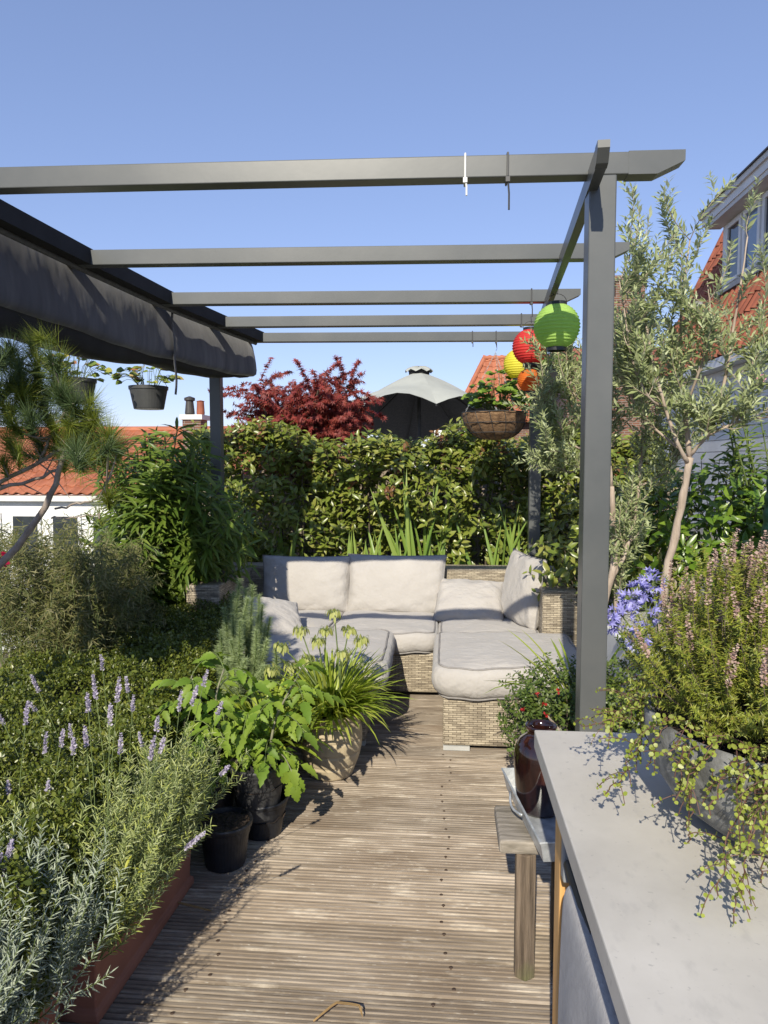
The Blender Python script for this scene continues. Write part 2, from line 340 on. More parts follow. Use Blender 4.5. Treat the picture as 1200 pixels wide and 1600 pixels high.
# ---------------------------------------------------------------- leaf templates: along +Y, unit length, face up +Z
def strip(ts, ws, fold=.12, bend=0., nsub=None):
    V = []; rows = []; y = z = 0.; pt = 0.
    for t, w_ in zip(ts, ws):
        th = -bend * ((t + pt) / 2) ** 1.2; y += math.cos(th) * (t - pt); z += math.sin(th) * (t - pt); pt = t
        if w_ <= 1e-6: V.append((0, y, z, 0)); rows.append((len(V) - 1,) * 3)
        else:
            V += [(-w_ / 2, y, z, fold * w_), (0, y, z, 0), (w_ / 2, y, z, fold * w_)]; k = len(V); rows.append((k - 3, k - 2, k - 1))
    Fc = []
    for a, b in zip(rows, rows[1:]):
        for i in (0, 1):
            for q in ((a[i], a[i + 1], b[i + 1]), (a[i], b[i + 1], b[i])):
                if len(set(q)) == 3: Fc.append(q)
    return np.array(V), np.array(Fc)
T = {}
T['ell'] = strip([0, .28, .62, 1], [0, .9, .86, 0], .18, .35)
T['ellflat'] = strip([0, .35, .7, 1], [0, 1, .8, 0], .1, .1)
T['lance'] = strip([0, .2, .5, .8, 1], [.15, .85, 1, .6, 0], .2, .45)
T['lance2'] = strip([0, .2, .5, .8, 1], [.15, .85, 1, .6, 0], .2, .9)
T['olive'] = strip([0, .5, 1], [0, 1, 0], .15, .15)
T['round'] = (np.array([(0, 0, 0), (-.42, .25, .05), (-.42, .7, .05), (0, 1, 0), (.42, .7, .05), (.42, .25, .05)]), np.array([(0, 5, 4), (0, 4, 3), (0, 3, 2), (0, 2, 1)]))
T['rhomb'] = (np.array([(0, 0, 0), (-.5, .5, .08), (0, 1, 0), (.5, .5, .08)]), np.array([(0, 3, 2), (0, 2, 1)]))
T['needle'] = (np.array([(-.5, 0, 0), (.5, 0, 0), (0, 1, 0)]), np.array([(0, 1, 2)]))
T['tomato'] = strip([0, .1, .2, .3, .42, .52, .64, .74, .84, .92, 1], [.05, .5, .9, .72, 1.0, .66, .76, .42, .46, .16, 0], .16, .6)
for k, bd in enumerate((.5, 1.0, 1.5, 2.1)):
    T[f'strap{k}'] = strip(np.linspace(0, 1, 8), [.7, .9, 1, 1, .95, .85, .6, 0], .22, bd)
T['blade'] = strip(np.linspace(0, 1, 7), [.8, 1, 1, .95, .8, .5, 0], .15, .22)
def _maple():
    pts = []
    for a, l in ((0, 1), (36, .9), (74, .68), (118, .38)):
        for s_ in ((1, -1) if a else (1,)): pts.append((s_ * a, l))
    pts.sort(); out = []
    for i, (a, l) in enumerate(pts):
        out.append((a, l))
        if i < len(pts) - 1: out.append(((a + pts[i + 1][0]) / 2, .30))
    V = [(0, 0, 0)] + [(l * math.sin(R(a)), l * math.cos(R(a)), -.18 * l * l) for a, l in out]
    return np.array(V), np.array([(0, i + 1, i) for i in range(1, len(V) - 1)])
T['maple'] = _maple()
def frames(d, n):
    d = nrm(d); z = n - (n * d).sum(1, keepdims=True) * d; z = nrm(z); x = np.cross(d, z); return x, d, z
class Leaves:
    def __init__(s, tmpl, seed=0): s.t = T[tmpl]; s.tn = tmpl; s.p = []; s.d = []; s.n = []; s.l = []; s.w = []; s.rng = np.random.default_rng(seed + 17)
    def add(s, p, d, n, l, w_):
        p = np.atleast_2d(p); k = len(p)
        s.p.append(p); s.d.append(np.broadcast_to(d, (k, 3))); s.n.append(np.broadcast_to(n, (k, 3)))
        s.l.append(np.broadcast_to(l, (k,))); s.w.append(np.broadcast_to(w_, (k,)))
    def emit(s, parent, matl, n_ind=0, name='leaf', rest='foliage', smooth=True):
        if not s.p: return
        p = np.concatenate(s.p); d = np.concatenate(s.d); n = np.concatenate(s.n); l = np.concatenate(s.l); w_ = np.concatenate(s.w)
        n = n + s.rng.normal(0, .02, n.shape)
        x, y, z = frames(d, n); tv, tf = s.t
        ind = np.zeros(len(p), bool)
        if n_ind:
            c = p + y * (l / 2)[:, None]; q = c - _C; k = q @ _fw
            u = 600 + F * (q @ _rt) / k; v_ = 800 - F * (q @ _up) / k
            sc = np.where((k > .1) & (u > 0) & (u < 1200) & (v_ > 0) & (v_ < 1600), l / np.maximum(k, .1) ** 1.6, 0)
            ind[np.argsort(-sc)[:n_ind]] = True
            me = bpy.data.meshes.new(name); tm = tv[:, :3].copy()
            if tv.shape[1] == 4: tm[:, 2] += tv[:, 3] * float(np.mean(w_ / l))
            me.from_pydata(tm.tolist(), [], tf.tolist()); me.materials.append(matl)
            if smooth: me.polygons.foreach_set('use_smooth', [True] * len(me.polygons))
            off = WL[parent.name]
            for i in np.nonzero(ind)[0]:
                o = bpy.data.objects.new(name, me); COL.objects.link(o); o.parent = parent
                o.matrix_basis = Matrix([[x[i, r] * w_[i], y[i, r] * l[i], z[i, r] * l[i], p[i, r] - off[r]] for r in range(3)] + [[0, 0, 0, 1]])
                WL[o.name] = p[i]
        r = ~ind; N = int(r.sum())
        if N:
            x, y, z, p, l, w_ = x[r], y[r], z[r], p[r], l[r], w_[r]
            V = p[:, None] + ((tv[None, :, 3, None] * w_[:, None, None]) * z[:, None] if tv.shape[1] == 4 else 0) + tv[None, :, 0, None] * (x * w_[:, None])[:, None] + tv[None, :, 1, None] * (y * l[:, None])[:, None] + tv[None, :, 2, None] * (z * l[:, None])[:, None]
            V = (V - WL[parent.name]).reshape(-1, 3).astype(np.float32)
            Fc = (tf[None] + (np.arange(N) * len(tv))[:, None, None]).reshape(-1, 3).astype(np.int32)
            me = bpy.data.meshes.new(rest); me.vertices.add(len(V)); me.vertices.foreach_set('co', V.ravel())
            me.loops.add(Fc.size); me.loops.foreach_set('vertex_index', Fc.ravel())
            me.polygons.add(len(Fc)); me.polygons.foreach_set('loop_start', np.arange(0, Fc.size, 3, dtype=np.int32))
            if smooth: me.polygons.foreach_set('use_smooth', np.ones(len(Fc), bool))
            me.materials.append(matl); a = me.attributes.new('rnd', 'FLOAT', 'FACE')
            a.data.foreach_set('value', np.repeat(s.rng.random(N), len(tf)).astype(np.float32)); me.update(); me.validate()
            o = link(bpy.data.objects.new(rest, me), parent, WL[parent.name]); o['kind'] = 'stuff'
def curve(p0, p1, bow=(0, 0, 0), n=8):
    t = np.linspace(0, 1, n)[:, None]; return np.asarray(p0) * (1 - t) + np.asarray(p1) * t + np.asarray(bow) * (4 * t * (1 - t))
def along(pts, ts):
    pts = np.asarray(pts); seg = np.linalg.norm(np.diff(pts, axis=0), axis=1); cum = np.r_[0, np.cumsum(seg)]; s_ = np.asarray(ts) * cum[-1]
    p = np.stack([np.interp(s_, cum, pts[:, i]) for i in range(3)], 1)
    i = np.clip(np.searchsorted(cum, s_, 'right') - 1, 0, len(seg) - 1); return p, nrm(np.diff(pts, axis=0))[i]
def leafy(lv, pts, rng, spacing, per, l, wr, spread=.8, t0=.2, up=.3, jit=.25, taper=.3, droop=0.):
    """leaves round a stem: per leaves at each node"""
    L_ = np.linalg.norm(np.diff(np.asarray(pts), axis=0), axis=1).sum(); n = max(1, int(L_ * (1 - t0) / spacing))
    ts = np.repeat(np.linspace(t0, 1, n), per); p, d = along(pts, ts); k = len(ts)
    ang = np.arange(k) * 2.39996 if per == 1 else np.repeat(np.arange(n) * 1.1, per) + np.tile(np.arange(per) * 2 * math.pi / per, n)
    ang = ang + rng.normal(0, .3, k) + rng.random() * 6.3
    ref = np.where(np.abs(d[:, 2:3]) < .9, np.array([[0, 0, 1.]]), np.array([[1., 0, 0]]))
    a = nrm(np.cross(d, ref)); b = np.cross(d, a); rad = a * np.cos(ang)[:, None] + b * np.sin(ang)[:, None]
    dr = nrm(d * (1 - spread) + rad * spread + rng.normal(0, jit, (k, 3)) * .5 + np.array([0, 0, -droop]))
    nn = nrm(d * .6 + np.array([-.06, -.5, up + .2]) + rng.normal(0, jit * 1.3, (k, 3)))
    ll = l * (1 - taper * np.clip((ts - .6) / .4, 0, 1)) * rng.uniform(.75, 1.15, k)
    lv.add(p, dr, nn, ll, ll * wr * rng.uniform(.85, 1.15, k))
def rdir(rng, k, up=0.): v = rng.normal(0, 1, (k, 3)); v[:, 2] += up; return nrm(v)
def wob(p, a, s_=1.0):
    """smooth pseudo noise for cloth and hedges"""
    p = np.asarray(p) * s_
    return a * (np.sin(p[..., 0] * 3.1 + 1.3 * np.sin(p[..., 1] * 2.3)) * .5 + np.sin(p[..., 1] * 5.7 + p[..., 0] * 2.1 + .7) * .3 + np.sin(p[..., 0] * 9.3 - p[..., 1] * 7.9 + p[..., 2] * 4) * .2)
# ================================================================ SETTING
tag(MB().box((-900, -900, -6.5), (900, 900, -6)).build('ground', M['ground']), kind='structure')
tag(MB().box((-3.3, -2, -6), (3.0, 7.5, -.05)).build('terrace_roof', M['roofing'], loc=(0, 0, -6)), kind='structure')
# deck of grooved boards
PITCH, BW = .153, .148
deck = thing('deck', (0, 0, 0), None, None); deck['kind'] = 'structure'
prof = []
NR = 8; rw = BW / NR
for i in range(NR):
    y0 = -BW / 2 + i * rw
    prof += [(y0 + .0005, -.0085), (y0 + .0036, -.0002), (y0 + rw - .0048, 0), (y0 + rw - .0016, -.0085)]
prof = [(-BW / 2, -.028)] + prof + [(BW / 2, -.028)]
bm = MB(); n = len(prof)
bm.add([(x, y, z) for x in (-2.0, 2.05) for y, z in prof], [(i, i + 1, n + i + 1, n + i) for i in range(n - 1)] + [tuple(range(n)), tuple(range(n, 2 * n))[::-1]])
board_me = bm.mesh('board', M['deck'])
sc = MB().lathe([(0.0001, .0012), (.0045, .0012), (.0062, 0), (.0062, -.004)], (0, 0, 0), 10)
screw_me = sc.mesh('screw', simple('rusty screw head', (.035, .022, .015), (.07, .045, .03), 60, .6))
rng = np.random.default_rng(3)
for k in range(51):
    y = -.55 + k * PITCH; o = link(bpy.data.objects.new('board', board_me), deck, (rng.uniform(-.03, .03), y, rng.uniform(-.0015, .0012)))
    o.rotation_euler = (rng.uniform(-.006, .006), 0, rng.uniform(-.0012, .0012))
    if 1.4 < y < 4.6:
        for x in (0.0, -.71):
            for s_ in (-1, 1):
                q = link(bpy.data.objects.new('screw', screw_me), o, np.array(WL[o.name]) + (x + rng.uniform(-.006, .006), s_ * .0455, .0006)); 
for x, nm in ((-1.9, 0), (-1.2, 0), (0, 0), (1.2, 0), (1.9, 0)):
    MB().box((x - .03, -.6, -.05), (x + .03, 7.3, -.0285)).build('joist', M['grey_wood'], deck)

# ================================================================ PERGOLA
zp, RH = 2.34, .062
pg = thing('pergola', (.415, 2.235, 0), 'grey metal pergola with five rafters over the deck', 'pergola')
raft = []
for l, r, xl in (((0, 283), (1065, 258), -1.95), ((135, 405), (980, 394), -2.1), ((262, 468), (905, 463), -2.2), ((347, 504), (845, 500), -2.3), ((406, 528), (830, 526), -2.3)):
    a, b = PZ(*l, zp), PZ(*r, zp); b = b.copy()
    d = (b - a) / (b[0] - a[0]); a = a + d * (xl - a[0])
    b = b if b[0] > .66 else b + d * (max(b[0], .86 if r[0] == 830 else .74) - b[0])
    raft.append((a, b))
BL = [np.array([-1.57, 1.0, zp]), PZ(0, 336, zp), PZ(135, 405, zp), PZ(262, 468, zp), PZ(347, 504, zp), PZ(406, 528, zp)]
BRt = [np.array([.400, 2.03, 2.293]), np.array([.508, 3.88, 2.293]), np.array([.592, 5.28, 2.293])]
for a, b in raft:
    d = nrm(b - a); up = np.array([0, 0, 1.]); side = np.array([-d[1], d[0], 0]); h = RH / 2; wd = .0275
    m_ = MB(); V = []
    for sgn in (-1, 1):
        for p, zz in ((a, -h), (b - d * .075, -h), (b, h * .1), (b, h), (a, h)): V.append(p + side * sgn * wd + up * zz)
    m_.add(V, [(0, 1, 2, 3, 4), (9, 8, 7, 6, 5)] + [(i, 5 + i, 5 + (i + 1) % 5, (i + 1) % 5) for i in range(5)])
    o = m_.build('rafter', M['metal'], pg, bevel=.003)
    V = []; q = b - d * .155; g_ = .0012
    for sgn in (-1, 1):
        for p, zz in ((q, -h - g_), (b - d * .075, -h - g_), (b + d * g_, h * .1), (b + d * g_, h + g_), (q, h + g_)): V.append(p + side * sgn * (wd + g_) + up * zz)
    MB().add(V, [(0, 1, 2, 3, 4), (9, 8, 7, 6, 5)] + [(i, 5 + i, 5 + (i + 1) % 5, (i + 1) % 5) for i in range(5)]).build('end_cap', M['metal'], o)
for nm, pl, hh in (('side_beam', BRt, .054), ('side_beam', BL, .055)):
    m_ = MB()
    for a, b in zip(pl, pl[1:]): m_.bar(a, b + nrm(b - a) * .006, .028 if pl is BRt else .055, hh)
    o = m_.build(nm, M['metal'], pg)
    if pl is BRt:
        a = pl[0]; s_ = np.array([.0155, -.001, 0]); d = nrm(a - pl[1]); V = []
        for sg in (-1, 1):
            for t_, zz in ((0, -.027), (.025, -.022), (.05, .008), (.05, .027), (0, .027)): V.append(a + d * (t_ - .002) + s_ * sg + (0, 0, zz))
        MB().add(V, [(0, 1, 2, 3, 4), (9, 8, 7, 6, 5)] + [(i, 5 + i, 5 + (i + 1) % 5, (i + 1) % 5) for i in range(5)]).build('end_cap', M['metal'], o)
def post(x, y, top): MB().box((x - .038, y - .038, .0), (x + .038, y + .038, top)).build('post', M['metal'], pg, bevel=.004); MB().box((x - .06, y - .06, .0), (x + .06, y + .06, .012)).build('base_plate', M['metal'], pg)
post(.438, 2.222, zp - .032); post(.605, 5.12, zp - .02); post(-1.60, 5.06, zp - .03); post(-1.9, 2.17, zp - .032)

# shade canopy gathered on the left side
rng = np.random.default_rng(5)
cv = thing('shade_canopy', (-1.5, 3.4, 2.1), 'charcoal retractable cloth canopy gathered along the left pergola beam', 'canopy')
ys = np.linspace(1.15, 5.06, 110)
blx = np.interp(ys, [p[1] for p in BL], [p[0] for p in BL])
blx[ys < BL[0][1]] = BL[0][0] + (ys[ys < BL[0][1]] - BL[0][1]) * .02
secx = np.array([-.015, .0, .012, .02, .024, .02, .0, -.06, -.12, -.19, -.26, -.30, -.32, -.31])
secz = np.array([2.332, 2.28, 2.21, 2.145, 2.085, 2.05, 2.036, 2.035, 2.05, 2.06, 2.085, 2.12, 2.18, 2.29])
P = np.zeros((len(ys), len(secx), 3))
for i, y in enumerate(ys):
    far = np.clip((y - 4.2) / .85, 0, 1); sag = 1.0
    zz = 2.30 + (secz - 2.30) * (.96 - .14 * far)
    fold = np.sin(y * 29 + 3 * math.sin(y * 4)) * .0022 + np.sin(y * 6.3) * .006
    wgt = np.linspace(0, 1, len(secx)); wgt = np.clip(wgt * 3, 0, 1)
    P[i, :, 0] = blx[i] - .05 + secx - .012 + fold * wgt
    P[i, :, 1] = y; P[i, :, 2] = zz + wgt * (.003 * np.sin(y * 13 + np.arange(len(secx))) + .006 * np.sin(y * 5))
cl = MB().grid(P); o = cl.build('cloth', M['canopy'], cv, smooth=True)
md = o.modifiers.new('sub', 'SUBSURF'); md.levels = md.render_levels = 1
# second, lower fold hanging behind the face
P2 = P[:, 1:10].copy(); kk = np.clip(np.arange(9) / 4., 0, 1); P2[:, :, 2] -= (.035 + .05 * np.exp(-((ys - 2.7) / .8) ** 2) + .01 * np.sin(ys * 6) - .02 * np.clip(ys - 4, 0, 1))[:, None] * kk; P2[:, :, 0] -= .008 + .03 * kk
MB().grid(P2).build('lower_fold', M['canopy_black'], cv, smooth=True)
MB().tube(np.stack([blx - .034, ys, np.full_like(ys, 2.305)], 1)[::4], .012, 8).build('top_hem', M['canopy_light'], cv, smooth=True)
e0 = P[-1]; MB().add([*e0, (e0[:, 0].mean(), e0[0, 1] + .002, 2.2)], [(i, i + 1, len(e0)) for i in range(len(e0) - 1)]).build('end_flap', M['canopy'], cv)
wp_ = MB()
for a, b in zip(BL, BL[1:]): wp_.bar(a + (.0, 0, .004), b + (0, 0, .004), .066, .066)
wp_.build('black_beam_band', M['canopy_black'], cv)  # black band added around the left beam to keep it dark
i = int(np.argmin(abs(ys - 3.93)))
xs = P[i, 4, 0] + .012
m_ = MB(); hz = np.linspace(2.30, 1.86, 12)
m_.grid([[(xs - .012 * np.clip((z - 2.05) * 4, 0, 1) + .004 * math.sin(z * 30), ys[i] + dy, z) for dy in (-.013, .013)] for z in hz]); o = m_.build('strap', M['canopy_light'], cv, smooth=True)
o.modifiers.new('solid', 'SOLIDIFY').thickness = .003
c0 = PZ(0, 385, 2.27)
i2 = [int(np.argmin(abs(ys - q))) for q in (2.28, 2.40, 2.52)]
pt = MB(); a = [P[k] for k in i2]
pt.add([a[0][1] + (.006, 0, 0), a[1][1] + (.006, 0, 0), a[2][3] + (.006, 0, 0), a[1][4] + (.008, 0, 0), a[0][4] + (.008, 0, 0)], [(0, 1, 2, 3, 4)])
pt.build('corner_patch', M['canopy_light'], cv)

# zip ties and hooks left on the rafters
def zip_tie(px, k, top, bot, col, label):
    a, b = raft[k]; t_ = (PY(px, (top + bot) / 2, a[1])[0] - a[0]) / (b[0] - a[0]); c = a + (b - a) * t_
    zb = PY(px, bot, c[1] - .035)[2]
    o = thing('zip_tie', c, label, 'zip tie', 'cable ties left on the rafters')
    h = RH / 2 + .003; q = .031
    MB().tube([c + (0, -q, -h), c + (0, -q, h), c + (0, q, h), c + (0, q, -h)], .0032, 6, True).build('loop', col, o)
    MB().tube([c + (0, -q, -h + .004), c + (.004, -q - .004, (-h + zb - c[2]) / 2), (c[0] + .004, c[1] - q - .006, zb)], .003, 6).build('tail', col, o)
    MB().box(c + (-.006, -q - .008, -h - .014), c + (.006, -q + .003, -h)).build('lock', col, o)
zw = simple('white nylon', (.6, .6, .58), None, 5, .5)
zip_tie(727, 0, 250, 306, zw, 'white cable tie hanging from the nearest rafter')
zip_tie(794, 0, 250, 328, M['dark_metal'], 'black cable tie hanging from the nearest rafter near the right post')
zip_tie(834, 2, 455, 495, M['dark_metal'], 'black cable tie on the third rafter above the green lantern')
zip_tie(817, 3, 492, 512, M['dark_metal'], 'short black tie on the fourth rafter above the red lantern')
zip_tie(739, 4, 521, 542, M['dark_metal'], 'thin black tie on the farthest rafter, left of the basket chain')
zip_tie(777, 4, 516, 543, M['dark_metal'], 'black tie on the farthest rafter holding the basket chain')

# ================================================================ PAPER LANTERNS
def lantern(px, py, Yv, r, col, label, top):
    c = PY(px, py, Yv); o = thing('paper_lantern', c - (0, 0, r), label, 'lantern', 'paper lanterns on the right pergola beam')
    prof = []; nr = 15
    for i in range(nr * 4 + 1):
        th = -1.15 + 2.30 * i / (nr * 4); ph = (i % 4) / 4
        k = 1 - .05 * math.sin(ph * math.pi) ** 1.0
        prof.append((r * math.cos(th) * k, r * .98 * math.sin(th)))
    ph0 = px * .1
    sh = MB().lathe(prof, c, 40, lambda q, z: 1 + .006 * math.sin(q * 8 + ph0 + z * 40)).build('paper_shade', paper(label.split()[0] + ' lantern paper', col), o, smooth=True)
    rt_ = r * math.cos(1.15); zt = r * .98 * math.sin(1.15)
    MB().lathe([(rt_ * .97, zt - .012), (rt_ * 1.02, zt - .012), (rt_ * 1.02, zt + .014), (rt_ * .94, zt + .014), (rt_ * .94, zt - .012)], c, 28).build('top_collar', M['black_plastic'], o, smooth=False)
    MB().lathe([(rt_ * .97, -zt + .008), (rt_ * 1.0, -zt + .008), (rt_ * 1.0, -zt - .016), (rt_ * .92, -zt - .016), (rt_ * .92, -zt + .008)], c, 28).build('bottom_collar', M['black_plastic'], o)
    t = np.linspace(0, math.pi, 12)
    MB().tube(np.stack([c[0] + rt_ * np.cos(t), np.full(12, c[1]), c[2] + zt + .01 + .042 * np.sin(t)], 1), .0016, 6).build('wire_handle', M['dark_metal'], o)
    MB().tube([c + (0, 0, zt + .05), (c[0] + .003, c[1], (c[2] + zt + top) / 2), (c[0], c[1], top)], .0022, 5).build('hook_wire', M['dark_metal'], o)
lantern(870, 510, 3.5, .107, (.47, .72, .17), 'green paper lantern, nearest and largest, beside the right post', zp)
lantern(829, 542, 4.40, .107, (.74, .055, .05), 'red paper lantern hanging between the green and yellow ones', zp)
lantern(811, 569, 5.08, .106, (.86, .78, .08), 'yellow paper lantern hanging left of the red one', zp)
lantern(827, 594, 4.86, .078, (.80, .20, .02), 'small orange paper lantern, lowest, in front of the far post', zp)

# ================================================================ HANGING POTS
def plant_tuft(parent, c, r, h, n, seed, matl, big=.07, tri=True, n_ind=40, lean=0):
    rng = np.random.default_rng(seed); lv = Leaves('ellflat', seed); st = MB()
    for i in range(n):
        a = rng.random() * 6.28; e = rng.random() ** .6
        tip = np.asarray(c) + (math.cos(a) * r * e, math.sin(a) * r * e, h * rng.uniform(.25, 1) * (1.15 - .6 * e))
        st.tube(curve(c + np.array([math.cos(a), math.sin(a), 0]) * r * .25, tip, (0, 0, .04), 5), .0016, 4)
        out = nrm(np.array([math.cos(a), math.sin(a), .3 - .6 * e])); sd = np.array([-math.sin(a), math.cos(a), 0])
        nn = nrm(np.array([math.cos(a) * .3, math.sin(a) * .3 - .9, .9]) + rng.normal(0, .25, 3)); l = big * rng.uniform(.6, 1.1)
        for k in ((0, .9, -.9) if tri else (0,)):
            lv.add(tip, nrm(out * math.cos(k) + sd * math.sin(k)), nn, l * (1 if k == 0 else .85), l * .75)
    st.build('stems', M['stem_green'], parent, kind='stuff'); lv.emit(parent, matl, n_ind)
def hanging_pot(px, py, Yv, dia, hgt, matl, label, top, seed, leaf, n, spread=1.0, lh=.15):
    c = PY(px, py, Yv); o = thing('hanging_planter', c - (0, 0, hgt), label, 'planter', 'pots hanging from the pergola'); r = dia / 2
    MB().lathe([(.001, -hgt), (r * .74, -hgt), (r * .76, -hgt + .006), (r * .95, -.022), (r * .99, -.022), (r * 1.0, 0), (r * .95, 0), (r * .93, -.03)], c, 36).build('pot', matl, o, smooth=False)
    MB().lathe([(.001, -.018), (r * .94, -.022)], c, 24).build('soil', M['soil'], o)
    for k in range(3):
        a = k * 2.094 + .5
        MB().tube([c + (r * .96 * math.cos(a), r * .96 * math.sin(a), -.005), (c[0], c[1], top - .03)], .0016, 5).build('wire', M['dark_metal'], o)
    plant_tuft(o, c + (0, 0, -.02), r * 1.35 * spread, lh, n, seed, leaf)
    return o
hanging_pot(117, 592, raft[3][0][1], .255, .15, M['grey_plastic'], 'dark grey hanging pot of strawberry leaves behind the pine branches', zp - .04, 1, L['straw'], 34, 1.2, .27)
hanging_pot(232, 604, raft[4][0][1], .265, .155, M['grey_plastic'], 'dark grey hanging pot of strawberry leaves right of the canopy strap end', zp - .04, 2, L['straw'], 34, 1.15, .22)
hanging_pot(864, 572, raft[4][1][1], .19, .16, M['black_plastic'], 'black hanging pot behind the green lantern', zp - .04, 3, L['strawgreen'], 22, .8, .10)
# coco basket
c = PY(773, 645, raft[4][1][1] - .0); hb = thing('hanging_basket', c - (0, 0, .2), 'coco lined wire hanging basket with green strawberry plant under the far rafter', 'basket')
r = .205
def cprof(t): return (r * math.sin(t * math.pi / 2) ** .75 + .012, -.185 * math.cos(t * math.pi / 2) ** 1.1)
MB().lathe([(.001, -.187)] + [cprof(t) for t in np.linspace(.12, 1, 10)] + [(r * .9, .004), (r * .85, -.03)], c, 40, lambda q, z: 1 + .025 * math.sin(q * 7 + z * 30) + .015 * math.sin(q * 17)).build('coco_liner', M['coco'], hb, smooth=True)
MB().lathe([(.001, -.02), (r * .9, -.03)], c, 24).build('soil', M['soil'], hb)
wr = MB(); t = np.linspace(0, 6.2832, 40, endpoint=False)
for q in (1.0, .72, .45): rr, zz = cprof(q); wr.tube(np.stack([c[0] + (rr + .008) * np.cos(t), c[1] + (rr + .008) * np.sin(t), np.full(40, c[2] + zz)], 1), .0028, 5, True)
for k in range(14):
    for tw in (.25, -.25):
        pts = [(c[0] + (cprof(q)[0] + .008) * math.cos(k * .4488 + tw * (1 - q)), c[1] + (cprof(q)[0] + .008) * math.sin(k * .4488 + tw * (1 - q)), c[2] + cprof(q)[1]) for q in np.linspace(.15, 1, 7)]
        if tw > 0: wr.tube(pts, .0022, 4)
wr.build('wire_frame', M['dark_metal'], hb)
for k in range(3):
    a = k * 2.094 + 1.2; p0 = c + (r * math.cos(a), r * math.sin(a), 0); p1 = np.array([c[0], c[1], zp - .10])
    ch = MB(); nl = 26
    for j in range(nl):
        q = p0 + (p1 - p0) * (j + .5) / nl; d = nrm(p1 - p0) * .011; s_ = np.array([.004, 0, 0]) if j % 2 else np.array([0, .004, 0])
        ch.tube([q - d, q - d * .4 + s_, q + d * .4 + s_, q + d, q + d * .4 - s_, q - d * .4 - s_], .0012, 4, True)
    ch.build('chain', M['galv'], hb)
MB().tube([(c[0], c[1], zp - .10), (c[0] + .012, c[1], zp - .07), (c[0], c[1], zp - .035)], .0018, 5).build('hook', M['galv'], hb)
plant_tuft(hb, c + (.02, 0, -.02), .21, .30, 110, 9, L['strawgreen'], .072, True, 200)

# ================================================================ SOFA SET
ox = (-.08, 4.6, 0)
sf = thing('wicker_sofa', (-.43, 5.1, 0), 'long grey beige wicker sofa with armrests along the hedge', 'sofa')
MB().box((-1.45, 4.60, .03), (.60, 5.40, .285)).build('seat_base', M['wicker'], sf, uv=True, bevel=.012)
MB().box((-1.68, 5.402, .03), (.82, 5.60, .715)).build('backrest', M['wicker'], sf, uv=True, bevel=.015)
for x0, x1 in ((-1.68, -1.452), (.602, .82)):
    MB().box((x0, 4.60, .03), (x1, 5.40, .70)).build('armrest', M['wicker'], sf, uv=True, bevel=.015)
for x in (-1.6, -.43, .7):
    for y in (4.68, 5.5): MB().box((x - .04, y - .04, 0), (x + .04, y + .04, .032)).build('foot', M['alu'], sf)
def ottoman(x0, x1, y0, y1, label):
    o = thing('wicker_ottoman', ((x0 + x1) / 2, (y0 + y1) / 2, 0), label, 'ottoman', 'wicker ottomans in front of the sofa')
    MB().box((x0, y0, .022), (x1, y1, .285)).build('base', M['wicker'], o, uv=True, bevel=.012)
    for x in (x0 + .003, x1 - .14):
        for y in (y0 - .006, y1 - .05): MB().box((x, y, 0), (x + .137, y + .05, .0225)).build('foot', M['alu'], o)
ottoman(-.01, .70, 3.755, 4.50, 'wicker ottoman on the right, in front of the armrest')
ottoman(-1.12, -.415, 3.775, 4.53, 'wicker ottoman on the left, behind the cream pot')

